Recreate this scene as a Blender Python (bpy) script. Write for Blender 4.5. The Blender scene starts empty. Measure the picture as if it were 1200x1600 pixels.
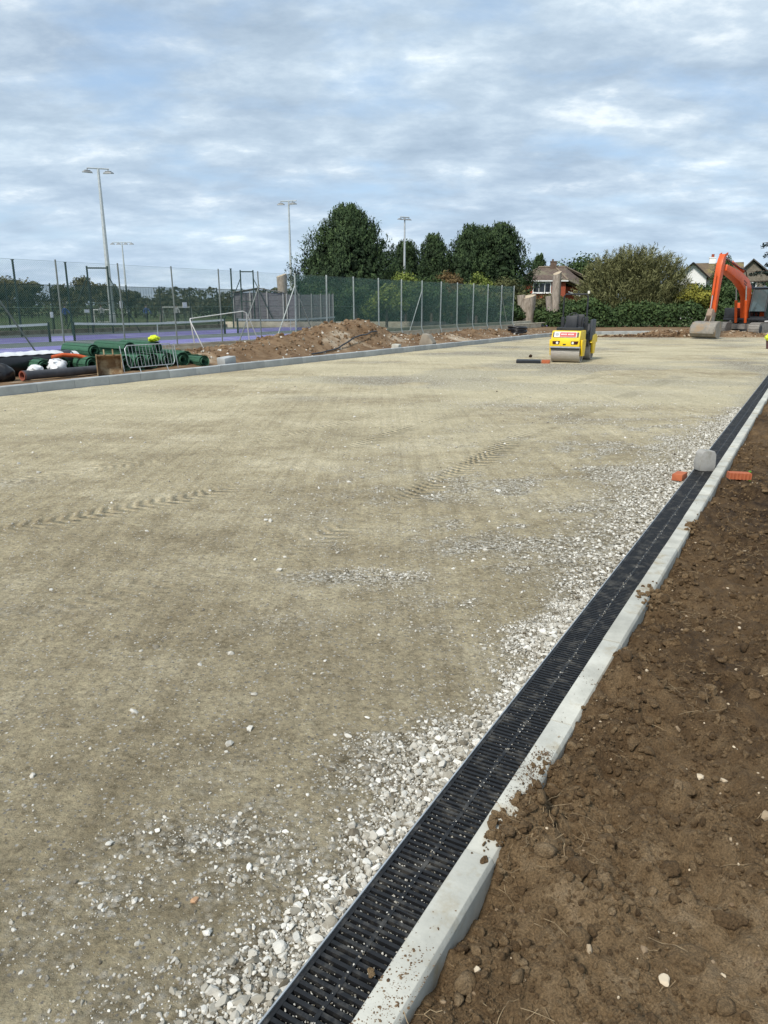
import bpy, bmesh, math, random
import numpy as np
from mathutils import Vector, Matrix
random.seed(7); rng = np.random.default_rng(11)
R = math.radians
scene = bpy.context.scene
col = scene.collection
# ---------------------------------------------------------------- camera, sky, sun, exposure
cam_d = bpy.data.cameras.new('camera'); cam = bpy.data.objects.new('camera', cam_d); col.objects.link(cam)
cam_d.sensor_fit = 'VERTICAL'; cam_d.sensor_height = 36.0; cam_d.lens = 1150 * 36.0 / 1600
cam_d.clip_start = 0.05; cam_d.clip_end = 6000
cam.location = (0, 0, 1.75); cam.rotation_euler = (R(90 - 15.735), 0, 0)
scene.camera = cam
scene.render.resolution_x = 768; scene.render.resolution_y = 1024
SUN_EL, SUN_AZ = 48, 215          # azimuth clockwise from +Y: behind the camera, to the left
w = bpy.data.worlds.new('World'); scene.world = w; w.use_nodes = True
def world_nodes():
    nt = w.node_tree; nt.nodes.clear(); N = nt.nodes.new; L = nt.links.new
    out = N('ShaderNodeOutputWorld'); bg = N('ShaderNodeBackground'); bg.inputs[1].default_value = 0.1
    sky = N('ShaderNodeTexSky'); sky.sky_type = 'NISHITA'; sky.sun_disc = False
    sky.sun_elevation = R(SUN_EL); sky.sun_rotation = R(SUN_AZ); sky.air_density = 1.0; sky.dust_density = 1.5
    tc = N('ShaderNodeTexCoord'); sep = N('ShaderNodeSeparateXYZ'); L(tc.outputs['Generated'], sep.inputs[0])
    def math_(op, a, b=None):
        m = N('ShaderNodeMath'); m.operation = op
        for i, q in enumerate((a, b)):
            if q is None: continue
            if isinstance(q, (int, float)): m.inputs[i].default_value = q
            else: L(q, m.inputs[i])
        return m.outputs[0]
    z = math_('MAXIMUM', sep.outputs[2], 0.0); zz = math_('ADD', z, 0.22)
    cx = math_('DIVIDE', sep.outputs[0], zz); cy = math_('DIVIDE', sep.outputs[1], zz)
    cb = N('ShaderNodeCombineXYZ'); L(cx, cb.inputs[0]); L(cy, cb.inputs[1])
    def noise(scale, detail, rough, off=0.0, dist=0.0):
        mp = N('ShaderNodeMapping'); mp.inputs['Location'].default_value = (off, off * .7, off * .3)
        mp.inputs['Scale'].default_value = (1, 1.3, 1)
        L(cb.outputs[0], mp.inputs[0])
        n = N('ShaderNodeTexNoise'); n.inputs['Scale'].default_value = scale; n.inputs['Detail'].default_value = detail
        n.inputs['Roughness'].default_value = rough; n.inputs['Distortion'].default_value = dist
        L(mp.outputs[0], n.inputs['Vector']); return n.outputs[0]
    def ramp(v, stops):
        r = N('ShaderNodeValToRGB'); L(v, r.inputs[0]); e = r.color_ramp.elements
        e[0].position, e[0].color = stops[0][0], (*stops[0][1], 1); e[1].position, e[1].color = stops[-1][0], (*stops[-1][1], 1)
        for p, c in stops[1:-1]:
            q = e.new(p); q.color = (*c, 1)
        return r.outputs[0]
    def mix(f, a, b, mode='MIX'):
        m = N('ShaderNodeMix'); m.data_type = 'RGBA'; m.blend_type = mode
        for s, q in ((m.inputs[0], f), (m.inputs[6], a), (m.inputs[7], b)):
            if isinstance(q, (int, float)): s.default_value = q
            elif isinstance(q, tuple): s.default_value = (*q, 1)
            else: L(q, s)
        return m.outputs[2]
    cells = noise(3.9, 10, .60, 3.1, .1); big = noise(1.1, 5, .5, 8.4); cover = noise(2.2, 7, .55, 1.7, .1)
    # cloud body from blue-grey undersides to pale rims
    body = ramp(cells, [(.30, (2.55, 3.30, 4.15)), (.46, (3.20, 4.00, 4.85)), (.58, (4.05, 4.85, 5.60)), (.74, (6.5, 7.0, 7.2))])
    shade = ramp(big, [(.3, (.80, .82, .86)), (.7, (1.12, 1.1, 1.07))])
    body = mix(1.0, body, shade, 'MULTIPLY')
    blue = mix(.55, sky.outputs[0], (2.6, 3.9, 5.6))
    cov = ramp(cover, [(.30, (0.15, 0.15, 0.15)), (.50, (1, 1, 1))])
    c = mix(cov, blue, body)
    hz = math_('POWER', math_('SUBTRACT', 1.0, math_('MINIMUM', math_('MULTIPLY', z, 2.2), 1.0)), 3.0)
    c = mix(math_('MULTIPLY', hz, .42), c, (4.5, 5.7, 7.0))
    L(c, bg.inputs[0]); L(bg.outputs[0], out.inputs[0])
world_nodes()
sun_d = bpy.data.lights.new('sun', 'SUN'); sun = bpy.data.objects.new('sun', sun_d); col.objects.link(sun)
sun_d.energy = 2.4; sun_d.angle = R(10); sun_d.color = (1, .95, .87)
_sd = Vector((math.sin(R(SUN_AZ)) * math.cos(R(SUN_EL)), math.cos(R(SUN_AZ)) * math.cos(R(SUN_EL)), math.sin(R(SUN_EL))))
sun.rotation_euler = (-_sd).to_track_quat('-Z', 'Y').to_euler(); sun.location = _sd * 60
vs = scene.view_settings; vs.view_transform = 'Standard'; vs.look = 'None'; vs.exposure = 0.70; vs.gamma = 1; vs.use_curve_mapping = False
scene.render.engine = 'CYCLES'; scene.cycles.use_denoising = True

# ---------------------------------------------------------------- helpers
def hash2(xi, yi, seed):
    n = (xi.astype(np.int64) * 374761393 + yi.astype(np.int64) * 668265263 + seed * 144269504) & 0xffffffff
    n = ((n ^ (n >> 13)) * 1274126177) & 0xffffffff
    n = ((n ^ (n >> 15)) * 2246822519) & 0xffffffff
    return ((n ^ (n >> 16)) & 0xffffff) / float(0xffffff)
def vn(x, y, seed=0):
    x = np.asarray(x, float); y = np.asarray(y, float)
    xi = np.floor(x); yi = np.floor(y); fx = x - xi; fy = y - yi
    fx = fx * fx * (3 - 2 * fx); fy = fy * fy * (3 - 2 * fy)
    a = hash2(xi, yi, seed); b = hash2(xi + 1, yi, seed); c = hash2(xi, yi + 1, seed); d = hash2(xi + 1, yi + 1, seed)
    return (a + (b - a) * fx) * (1 - fy) + (c + (d - c) * fx) * fy
def fbm(x, y, octv=4, seed=0, gain=.5):
    s = 0; a = 1; t = 0
    for o in range(octv):
        s = s + a * vn(x * 2 ** o + 17.3 * o, y * 2 ** o - 9.1 * o, seed + o); t += a; a *= gain
    return s / t
def sstep(a, b, x):
    t = np.clip((x - a) / (b - a), 0, 1); return t * t * (3 - 2 * t)

MATS = {}
def nd(nt, t): return nt.nodes.new(t)
def P(name, c1, c2=None, rough=.8, scale=6., detail=5, bump=0., bscale=None, metal=0., rnd=0., coord='Object', spec=.4, c3=None, s3=1.2, m3=(.52, .62), alpha=None, stretch=(1, 1, 1)):
    """procedural Principled: noise between c1 and c2, optional blotches c3, bump, per-object tone"""
    if name in MATS: return MATS[name]
    m = bpy.data.materials.new(name); m.use_nodes = True; nt = m.node_tree; L = nt.links.new
    b = nt.nodes['Principled BSDF']; b.inputs['Roughness'].default_value = rough; b.inputs['Metallic'].default_value = metal
    b.inputs['Specular IOR Level'].default_value = spec
    c2 = c2 or tuple(x * .72 for x in c1)
    tc = nd(nt, 'ShaderNodeTexCoord'); mp = nd(nt, 'ShaderNodeMapping'); L(tc.outputs[coord], mp.inputs[0]); mp.inputs['Scale'].default_value = stretch
    if coord == 'Object':
        oi0 = nd(nt, 'ShaderNodeObjectInfo'); vm = nd(nt, 'ShaderNodeVectorMath'); vm.operation = 'SCALE'; vm.inputs[0].default_value = (37, 51, 23)
        L(oi0.outputs['Random'], vm.inputs['Scale']); L(vm.outputs[0], mp.inputs['Location'])
    n = nd(nt, 'ShaderNodeTexNoise'); n.inputs['Scale'].default_value = scale; n.inputs['Detail'].default_value = detail; n.inputs['Roughness'].default_value = .6
    L(mp.outputs[0], n.inputs['Vector'])
    r = nd(nt, 'ShaderNodeValToRGB'); L(n.outputs[0], r.inputs[0]); e = r.color_ramp.elements
    e[0].position, e[0].color = .34, (*c2, 1); e[1].position, e[1].color = .66, (*c1, 1)
    cur = r.outputs[0]
    if c3:
        n3 = nd(nt, 'ShaderNodeTexNoise'); n3.inputs['Scale'].default_value = s3; n3.inputs['Detail'].default_value = 7; n3.inputs['Roughness'].default_value = .65
        L(mp.outputs[0], n3.inputs['Vector'])
        r3 = nd(nt, 'ShaderNodeValToRGB'); L(n3.outputs[0], r3.inputs[0]); e = r3.color_ramp.elements
        e[0].position, e[0].color = m3[0], (0, 0, 0, 1); e[1].position, e[1].color = m3[1], (1, 1, 1, 1)
        mx = nd(nt, 'ShaderNodeMix'); mx.data_type = 'RGBA'; L(r3.outputs[0], mx.inputs[0]); L(cur, mx.inputs[6]); mx.inputs[7].default_value = (*c3, 1); cur = mx.outputs[2]
    if rnd:
        oi = nd(nt, 'ShaderNodeObjectInfo'); mr = nd(nt, 'ShaderNodeMapRange'); mr.inputs['To Min'].default_value = 1 - rnd; mr.inputs['To Max'].default_value = 1 + rnd
        L(oi.outputs['Random'], mr.inputs[0]); hs = nd(nt, 'ShaderNodeHueSaturation'); L(mr.outputs[0], hs.inputs['Value']); L(cur, hs.inputs['Color']); cur = hs.outputs[0]
    L(cur, b.inputs['Base Color'])
    if bump:
        nb = nd(nt, 'ShaderNodeTexNoise'); nb.inputs['Scale'].default_value = bscale or scale * 4; nb.inputs['Detail'].default_value = 6; L(mp.outputs[0], nb.inputs['Vector'])
        bp = nd(nt, 'ShaderNodeBump'); bp.inputs['Strength'].default_value = 1; bp.inputs['Distance'].default_value = bump; L(nb.outputs[0], bp.inputs['Height']); L(bp.outputs[0], b.inputs['Normal'])
    if alpha is not None: b.inputs['Alpha'].default_value = alpha
    MATS[name] = m; return m
def attr_mat(name, stops, rough=.9, attr='tint', nscale=60., namt=.25, bump=0., bscale=120., fine=0.):
    """colour from a stored per-piece tone attribute plus grain"""
    m = bpy.data.materials.new(name); m.use_nodes = True; nt = m.node_tree; L = nt.links.new; b = nt.nodes['Principled BSDF']
    b.inputs['Roughness'].default_value = rough; b.inputs['Specular IOR Level'].default_value = .25
    a = nd(nt, 'ShaderNodeAttribute'); a.attribute_name = attr
    g = nd(nt, 'ShaderNodeNewGeometry'); n = nd(nt, 'ShaderNodeTexNoise'); n.inputs['Scale'].default_value = nscale; n.inputs['Detail'].default_value = 5
    L(g.outputs['Position'], n.inputs['Vector'])
    ma = nd(nt, 'ShaderNodeMath'); ma.operation = 'MULTIPLY_ADD'; L(n.outputs[0], ma.inputs[0]); ma.inputs[1].default_value = namt * 2; L(a.outputs['Fac'], ma.inputs[2])
    mb = nd(nt, 'ShaderNodeMath'); mb.operation = 'SUBTRACT'; L(ma.outputs[0], mb.inputs[0]); mb.inputs[1].default_value = namt
    r = nd(nt, 'ShaderNodeValToRGB'); L(mb.outputs[0], r.inputs[0]); e = r.color_ramp.elements
    e[0].position, e[0].color = stops[0][0], (*stops[0][1], 1); e[1].position, e[1].color = stops[-1][0], (*stops[-1][1], 1)
    for p, c in stops[1:-1]:
        q = e.new(p); q.color = (*c, 1)
    cur = r.outputs[0]
    if fine:
        n4 = nd(nt, 'ShaderNodeTexNoise'); n4.inputs['Scale'].default_value = 150; n4.inputs['Detail'].default_value = 7; n4.inputs['Roughness'].default_value = .75; L(g.outputs['Position'], n4.inputs['Vector'])
        r4 = nd(nt, 'ShaderNodeValToRGB'); L(n4.outputs[0], r4.inputs[0]); e = r4.color_ramp.elements; e[0].position, e[0].color = .33, (1 - fine * 1.5,) * 3 + (1,); e[1].position, e[1].color = .68, (1 + fine,) * 3 + (1,)
        mm = nd(nt, 'ShaderNodeMix'); mm.data_type = 'RGBA'; mm.blend_type = 'MULTIPLY'; mm.inputs[0].default_value = 1; L(cur, mm.inputs[6]); L(r4.outputs[0], mm.inputs[7]); cur = mm.outputs[2]
    L(cur, b.inputs['Base Color'])
    if bump:
        n2 = nd(nt, 'ShaderNodeTexNoise'); n2.inputs['Scale'].default_value = bscale; n2.inputs['Detail'].default_value = 8; n2.inputs['Roughness'].default_value = .68; L(g.outputs['Position'], n2.inputs['Vector'])
        bp = nd(nt, 'ShaderNodeBump'); bp.inputs['Distance'].default_value = bump; L(n2.outputs[0], bp.inputs['Height']); L(bp.outputs[0], b.inputs['Normal'])
    return m

def tag(o, label=None, cat=None, group=None, kind=None):
    if label: o['label'] = label
    if cat: o['category'] = cat
    if group: o['group'] = group
    if kind: o['kind'] = kind
    return o
def empty(name, label, cat, loc=(0, 0, 0), rz=0., group=None):
    o = bpy.data.objects.new(name, None); o.empty_display_size = .2; col.objects.link(o); o.location = loc; o.rotation_euler = (0, 0, rz)
    return tag(o, label, cat, group)
def link(name, me, mat=None, parent=None, loc=None, rot=None):
    o = bpy.data.objects.new(name, me); col.objects.link(o)
    if mat is not None and not me.materials: me.materials.append(mat)
    if parent: o.parent = parent
    if loc is not None: o.location = loc
    if rot is not None: o.rotation_euler = rot
    return o
def npmesh(name, V, F, smooth=False, tint=None, extra=None):
    V = np.ascontiguousarray(V, np.float32); F = np.ascontiguousarray(F, np.int32); k = F.shape[1]
    me = bpy.data.meshes.new(name); me.vertices.add(len(V)); me.vertices.foreach_set('co', V.ravel())
    me.loops.add(F.size); me.loops.foreach_set('vertex_index', F.ravel())
    me.polygons.add(len(F)); me.polygons.foreach_set('loop_start', np.arange(0, F.size, k, dtype=np.int32))
    me.polygons.foreach_set('use_smooth', np.full(len(F), smooth))
    for nm, arr in list((extra or {}).items()) + ([('tint', tint)] if tint is not None else []):
        a = me.attributes.new(nm, 'FLOAT', 'POINT'); a.data.foreach_set('value', np.ascontiguousarray(arr, np.float32))
    me.update(calc_edges=True); return me
def grid_mesh(name, X, Y, Z, smooth=True, extra=None):
    n, m = X.shape; idx = np.arange(n * m).reshape(n, m)
    F = np.stack([idx[:-1, :-1], idx[:-1, 1:], idx[1:, 1:], idx[1:, :-1]], -1).reshape(-1, 4)
    v0 = np.array([X[0, 0], Y[0, 0]]); v1 = np.array([X[0, 1], Y[0, 1]]); v2 = np.array([X[1, 0], Y[1, 0]])
    if np.cross(v1 - v0, v2 - v0) < 0: F = F[:, ::-1]
    return npmesh(name, np.stack([X, Y, Z], -1).reshape(-1, 3), F, smooth, extra={k: a.ravel() for k, a in (extra or {}).items()})
class MB:
    def __init__(s): s.v = []; s.f = []; s.m = []; s.mi = 0
    def add(s, vs, fs):
        o = len(s.v); s.v += [tuple(q) for q in vs]; s.f += [tuple(i + o for i in f) for f in fs]; s.m += [s.mi] * len(fs); return s
    def box(s, c, d, rz=0., rx=0., ry=0., taper=1.):
        M = Matrix.Rotation(rz, 3, 'Z') @ Matrix.Rotation(ry, 3, 'Y') @ Matrix.Rotation(rx, 3, 'X'); c = Vector(c); vs = []
        for z in (-1, 1):
            k = taper if z > 0 else 1
            for x, y in ((-1, -1), (1, -1), (1, 1), (-1, 1)): vs.append(c + M @ Vector((x * d[0] / 2 * k, y * d[1] / 2 * k, z * d[2] / 2)))
        return s.add(vs, [(0, 3, 2, 1), (4, 5, 6, 7), (0, 1, 5, 4), (1, 2, 6, 5), (2, 3, 7, 6), (3, 0, 4, 7)])
    def tube(s, pts, r, n=8, cap=True):
        pts = [Vector(p) for p in pts]; rs = r if isinstance(r, (list, tuple)) else [r] * len(pts); rings = []; up = None
        for i, p in enumerate(pts):
            d = (pts[min(i + 1, len(pts) - 1)] - pts[max(i - 1, 0)]).normalized()
            if up is None: up = d.orthogonal().normalized()
            a = (up - d * up.dot(d))
            a = a.normalized() if a.length > 1e-5 else d.orthogonal().normalized(); up = a; b = d.cross(a)
            rings.append([p + (a * math.cos(t) + b * math.sin(t)) * rs[i] for t in [2 * math.pi * k / n for k in range(n)]])
        vs = [q for g in rings for q in g]; fs = []
        for i in range(len(rings) - 1):
            for k in range(n): fs.append((i * n + k, i * n + (k + 1) % n, (i + 1) * n + (k + 1) % n, (i + 1) * n + k))
        if cap: fs += [tuple(reversed(range(n))), tuple(range((len(rings) - 1) * n, len(rings) * n))]
        return s.add(vs, fs)
    def prism(s, prof, h0, h1, axis='Y'):
        """closed 2-D profile extruded along axis from h0 to h1; profile is (a,b): XZ for Y, YZ for X, XY for Z"""
        def q(a, b, h): return {'Y': (a, h, b), 'X': (h, a, b), 'Z': (a, b, h)}[axis]
        n = len(prof); vs = [q(a, b, h0) for a, b in prof] + [q(a, b, h1) for a, b in prof]
        return s.add(vs, [tuple(range(n)), tuple(reversed(range(n, 2 * n)))] + [(i, i + n, (i + 1) % n + n, (i + 1) % n) for i in range(n)])
    def lathe(s, prof, c=(0, 0, 0), n=20, axis='Z'):
        vs = []
        for r, h in prof:
            for k in range(n):
                a = 2 * math.pi * k / n; x, y = r * math.cos(a), r * math.sin(a)
                p = {'Z': (x, y, h), 'X': (h, x, y), 'Y': (x, h, y)}[axis]; vs.append((p[0] + c[0], p[1] + c[1], p[2] + c[2]))
        fs = [(i * n + k, i * n + (k + 1) % n, (i + 1) * n + (k + 1) % n, (i + 1) * n + k) for i in range(len(prof) - 1) for k in range(n)]
        return s.add(vs, fs)
    def build(s, name, mat, parent=None, bevel=0., smooth=False, seg=2, noise=0., nscale=3., loc=None, rot=None, sub=0):
        me = bpy.data.meshes.new(name); me.from_pydata(s.v, [], s.f)
        mats = mat if isinstance(mat, (list, tuple)) else [mat]
        for q in mats: me.materials.append(q)
        if len(mats) > 1: me.polygons.foreach_set('material_index', s.m)
        bm = bmesh.new(); bm.from_mesh(me); bmesh.ops.recalc_face_normals(bm, faces=bm.faces)
        if bevel:
            ed = [e for e in bm.edges if len(e.link_faces) == 2 and e.calc_face_angle(0) > .5]
            bmesh.ops.bevel(bm, geom=ed, offset=bevel, segments=seg, affect='EDGES', clamp_overlap=True, profile=.6)
        if sub: bmesh.ops.subdivide_edges(bm, edges=bm.edges[:], cuts=sub, use_grid_fill=True)
        if noise:
            from mathutils import noise as mn
            for v in bm.verts: v.co += mn.noise_vector(v.co * nscale) * noise
        for f in bm.faces: f.smooth = smooth or bool(bevel)
        bm.to_mesh(me); bm.free()
        if bevel and hasattr(me, 'set_sharp_from_angle'): me.set_sharp_from_angle(angle=R(50))
        elif smooth and hasattr(me, 'set_sharp_from_angle'): me.set_sharp_from_angle(angle=R(60))
        return link(name, me, None, parent, loc, rot)
# pieces of stone: faceted templates, thousands placed at once
def ico(sub):
    bm = bmesh.new(); bmesh.ops.create_icosphere(bm, subdivisions=sub, radius=1); bm.verts.ensure_lookup_table()
    V = np.array([v.co[:] for v in bm.verts]); F = np.array([[v.index for v in f.verts] for f in bm.faces]); bm.free(); return V, F
def facet(V, planes, jit=.0):
    V = V.copy() * (1 + jit * (rng.random((len(V), 1)) - .5))
    for _ in range(planes):
        n = rng.normal(size=3); n /= np.linalg.norm(n); d = rng.uniform(.40, .78); h = V @ n
        V -= np.outer(np.clip(h - d, 0, None), n)
    return V
ICO1 = ico(1); ICO2 = ico(2)
OCT = (np.array([[1, 0, 0], [-1, 0, 0], [0, 1, 0], [0, -1, 0], [0, 0, 1], [0, 0, -1.]]), np.array([[0, 2, 4], [2, 1, 4], [1, 3, 4], [3, 0, 4], [2, 0, 5], [1, 2, 5], [3, 1, 5], [0, 3, 5]]))
T_HI = [facet(ICO2[0], 11, .05) for _ in range(14)]; T_LO = [facet(ICO1[0], 5, .25) for _ in range(14)]; T_OC = [facet(OCT[0], 3, .4) for _ in range(10)]
T_CLOD = [facet(ICO2[0], 4, .30) for _ in range(14)]
def pieces(pos, size, temps, F, flat=.65, tilt=.5):
    n = len(pos); T = np.array(temps)[rng.integers(0, len(temps), n)]
    sc = size[:, None] * np.stack([rng.uniform(.75, 1.25, n), rng.uniform(.6, 1.0, n), rng.uniform(flat * .75, flat * 1.25, n)], 1)
    a = rng.uniform(0, 2 * np.pi, n); b = rng.normal(0, tilt, n); z = np.zeros(n); o = np.ones(n)
    Rz = np.array([[np.cos(a), -np.sin(a), z], [np.sin(a), np.cos(a), z], [z, z, o]]).transpose(2, 0, 1)
    Rx = np.array([[o, z, z], [z, np.cos(b), -np.sin(b)], [z, np.sin(b), np.cos(b)]]).transpose(2, 0, 1)
    V = np.einsum('nij,njk,nvk->nvi', Rz, Rx, T * sc[:, None, :]) + pos[:, None, :]
    nv = T.shape[1]
    return V.reshape(-1, 3), (F[None] + (np.arange(n) * nv)[:, None, None]).reshape(-1, 3), nv
def scatter(name, pos, size, temps, F, mat, label, cat, tint, flat=.65, tilt=.5, smooth=False, parent=None):
    V, Fa, nv = pieces(pos, size, temps, F, flat, tilt)
    o = link(name, npmesh(name, V, Fa, smooth, np.repeat(tint, nv)), mat, parent)
    if parent is None: tag(o, label, cat, None, 'stuff')
    else: o['kind'] = 'stuff'
    return o
# ---------------------------------------------------------------- site frames (metres)
aC = math.atan(.574); DC = np.array([math.sin(aC), math.cos(aC)]); NC = np.array([DC[1], -DC[0]]); PC = np.array([-.31, 1.44])
def C(s, t): return PC + np.multiply.outer(s, DC) + np.multiply.outer(t, NC)      # along / right of the drainage channel
def Cst(x, y): return (x - PC[0]) * DC[0] + (y - PC[1]) * DC[1], (x - PC[0]) * NC[0] + (y - PC[1]) * NC[1]
aL = math.atan(.6); DL = np.array([math.sin(aL), math.cos(aL)]); NL = np.array([-DL[1], DL[0]]); PL = np.array([-7.62, 14.8])
def LK(s, t): return PL + np.multiply.outer(s, DL) + np.multiply.outer(t, NL)     # along / left of the long kerb
def L3(s, t, z=0.): p = LK(s, t); return (float(p[0]), float(p[1]), z)
RZL = -aL     # turns local +Y onto the kerb direction
RZC = -aC
YFAR = 47.0
# ================================================================ GROUND
def fine_tracks(x, y):
    """arc length, distance and mask along the wheel and roller marks pressed in the fines"""
    mask = np.zeros_like(x); arc = np.zeros_like(x); near = np.full_like(x, 1e9)
    for pts, wd, k in (([(7.5, 19.), (4.6, 14.4), (2.84, 11.64), (1.7, 9.66), (1.02, 8.23), (.1, 6.4), (-.9, 5.0), (-2.4, 3.9)], .24, .85), ([(5.6, 19.4), (2.9, 15.0), (1.04, 11.99), (0, 10.16), (-.72, 8.41), (-1.7, 6.9), (-3.2, 5.6)], .22, .7),
                      ([(-5.6, 6.2), (-3.6, 7.6), (-2.4, 8.9), (-1.2, 10.6), (.9, 14.)], .26, .35)):
        base = 0.
        for (x0, y0), (x1, y1) in zip(pts, pts[1:]):
            ln = math.hypot(x1 - x0, y1 - y0); ux, uy = (x1 - x0) / ln, (y1 - y0) / ln
            t = np.clip(((x - x0) * ux + (y - y0) * uy), 0, ln); d = np.hypot(x - x0 - t * ux, y - y0 - t * uy)
            mk = k * (1 - sstep(wd * .45, wd, d + .3 * wd * (fbm(x * 6, y * 6, 2, 92) - .5))); sel = d < near
            arc = np.where(sel, base + t + .55 * d, arc); mask = np.where(sel, mk, mask); near = np.where(sel, d, near); base += ln
    return mask * (.12 + .88 * sstep(.34, .66, fbm(x * .9, y * .8, 4, 91, .6))), arc
def band(x, y):
    s, t = Cst(x, y); d = np.maximum(-t, 0); wd = .22 + .05 * np.sin(s * 2.1) + .06 * np.sin(s * 5.3 + 1) + .42 * sstep(2.4, 6, s) * (1 - sstep(9, 13, s))
    return np.exp(-(d / wd) ** 1.8)
def gravel(x, y):
    s, t = Cst(x, y); d = np.maximum(-t, 0)
    n = fbm(x * 1.7 + 3, y * 3.0, 5, 5, .66); n2 = fbm(s * 2.6, d * 5.5, 4, 6, .64); wide = np.exp(-(d / (1.0 + 2.2 * sstep(2.0, 5, s))) ** 2) * (1 - sstep(9.5, 14, s))
    q = band(x, y) * (.55 + 1.0 * n2) + wide * ((.50 + .5 * sstep(1.5, 4, s)) * sstep(.46, .63, .62 * n + .38 * n2))
    for gx, gy, rx, ry, k in ((-.26, 4.66, .42, .16, .8), (.73, 6.77, .35, .2, .6), (.76, 5.2, .7, .22, .5), (1.5, 6.5, .8, .25, .5), (-3.9, 7.3, .6, .3, .6), (-.62, 2.14, .30, .10, .55), (-.62, 3.9, .3, .2, .4), (-4.9, 15.6, 1.5, .5, .5), (2.4, 13.5, 2.2, .6, .5), (-1., 14.6, 1.6, .5, .4), (-2.2, 4.1, .5, .12, .4), (-.82, 1.86, .2, .10, .4), (-1.5, 2.45, .25, .1, .25)):
        q = q + k * np.exp(-((x - gx) / rx) ** 2 - ((y - gy) / ry) ** 2) * (.3 + 1.2 * n)
    far = sstep(12, 18, y); q = q + far * .85 * sstep(.50, .64, fbm(x * .45 + 5, y * .55, 4, 95))
    return np.clip(q, 0, 1)
def z_park(x, y):
    s, t = Cst(x, y); d = np.maximum(-t, 0)
    z = .018 * (fbm(x * .45, y * .45, 3, 31) - .5) + .016 * (fbm(x * 2.6, y * 2.6, 3, 32) - .5) + .012 * (fbm(x * 11, y * 11, 4, 33, .6) - .5) * (1 - sstep(12, 20, y))
    return z - .012 - .014 * np.exp(-d / .5)
def build_park():
    ys = [-3.5]
    while ys[-1] < YFAR: ys.append(ys[-1] + (max(.011, .0085 * ys[-1]) if ys[-1] > .9 else .05))
    ys = np.array(ys); wv = np.linspace(0, 1, 370) ** 1.9
    xr = PC[0] + (ys - PC[1]) * .574 - .004; xl = PL[0] + (ys - PL[1]) * .6 + .02
    xl = np.minimum(xl, 6.5)
    X = xr[:, None] + (xl - xr)[:, None] * wv[None]; Y = np.repeat(ys[:, None], len(wv), 1)
    g = gravel(X, Y); mk, arc = fine_tracks(X, Y); Z = z_park(X, Y) + .010 * mk * np.sin(arc * 2 * np.pi / .11) * (Y < 9)
    me = grid_mesh('car_park_ground', X, Y, Z, True, {'gravel': g, 'track': mk, 'arc': arc, 'dark_mask': (1 - sstep(2.6, 8.5, Y + 2.2 * (fbm(X * .6, Y * .6, 3, 98) - .5))), 'pale_mask': sstep(7, 15, Y) * sstep(.28, .62, fbm(X * .35, Y * .5, 4, 99))})
    m = bpy.data.materials.new('stone_fines'); m.use_nodes = True; nt = m.node_tree; L = nt.links.new; b = nt.nodes['Principled BSDF']
    b.inputs['Roughness'].default_value = .92; b.inputs['Specular IOR Level'].default_value = .2
    g_ = nd(nt, 'ShaderNodeNewGeometry')
    def noise(sc, det=6, rough=.6, stretch=None):
        n = nd(nt, 'ShaderNodeTexNoise'); n.inputs['Scale'].default_value = sc; n.inputs['Detail'].default_value = det; n.inputs['Roughness'].default_value = rough
        v = g_.outputs['Position']
        if stretch:
            mp = nd(nt, 'ShaderNodeMapping'); L(v, mp.inputs[0]); mp.inputs['Scale'].default_value = stretch; v = mp.outputs[0]
        L(v, n.inputs['Vector']); return n.outputs[0]
    def ramp(v, st):
        r = nd(nt, 'ShaderNodeValToRGB'); L(v, r.inputs[0]); e = r.color_ramp.elements
        e[0].position, e[0].color = st[0][0], (*st[0][1], 1); e[1].position, e[1].color = st[-1][0], (*st[-1][1], 1)
        for p, c in st[1:-1]:
            q = e.new(p); q.color = (*c, 1)
        return r.outputs[0]
    def mix(f, a, b_, mode='MIX'):
        x = nd(nt, 'ShaderNodeMix'); x.data_type = 'RGBA'; x.blend_type = mode
        for s_, q in ((x.inputs[0], f), (x.inputs[6], a), (x.inputs[7], b_)):
            if isinstance(q, (int, float)): s_.default_value = q
            elif isinstance(q, tuple): s_.default_value = (*q, 1)
            else: L(q, s_)
        return x.outputs[2]
    def at(n):
        a = nd(nt, 'ShaderNodeAttribute'); a.attribute_name = n; return a.outputs['Fac']
    base = ramp(noise(.55, 7, .62, (1, 1.5, 1)), [(.30, (.292, .242, .152)), (.5, (.415, .354, .230)), (.70, (.55, .483, .335))])
    grain = ramp(noise(38, 8, .75), [(.30, (.42, .41, .39)), (.5, (1, 1, 1)), (.72, (1.4, 1.4, 1.38))])
    c = mix(1., base, grain, 'MULTIPLY')
    # roller passes: long faint lines running with the channel
    mpr = nd(nt, 'ShaderNodeMapping'); L(g_.outputs['Position'], mpr.inputs[0]); mpr.inputs['Rotation'].default_value = (0, 0, aC); mpr.inputs['Scale'].default_value = (6.5, .16, 1)
    nr = nd(nt, 'ShaderNodeTexNoise'); nr.inputs['Scale'].default_value = 1.6; nr.inputs['Detail'].default_value = 7; nr.inputs['Roughness'].default_value = .7; L(mpr.outputs[0], nr.inputs['Vector'])
    c = mix(1., c, ramp(nr.outputs[0], [(.30, (.76, .75, .73)), (.52, (1, 1, 1)), (.70, (1.13, 1.13, 1.12))]), 'MULTIPLY')
    c = mix(1., c, ramp(noise(4.5, 8, .72), [(.33, (.74, .72, .69)), (.52, (1, 1, 1)), (.70, (1.14, 1.14, 1.13))]), 'MULTIPLY')
    # small stone chips set in the fines
    vo = nd(nt, 'ShaderNodeTexVoronoi'); vo.inputs['Scale'].default_value = 62; L(g_.outputs['Position'], vo.inputs['Vector'])
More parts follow.
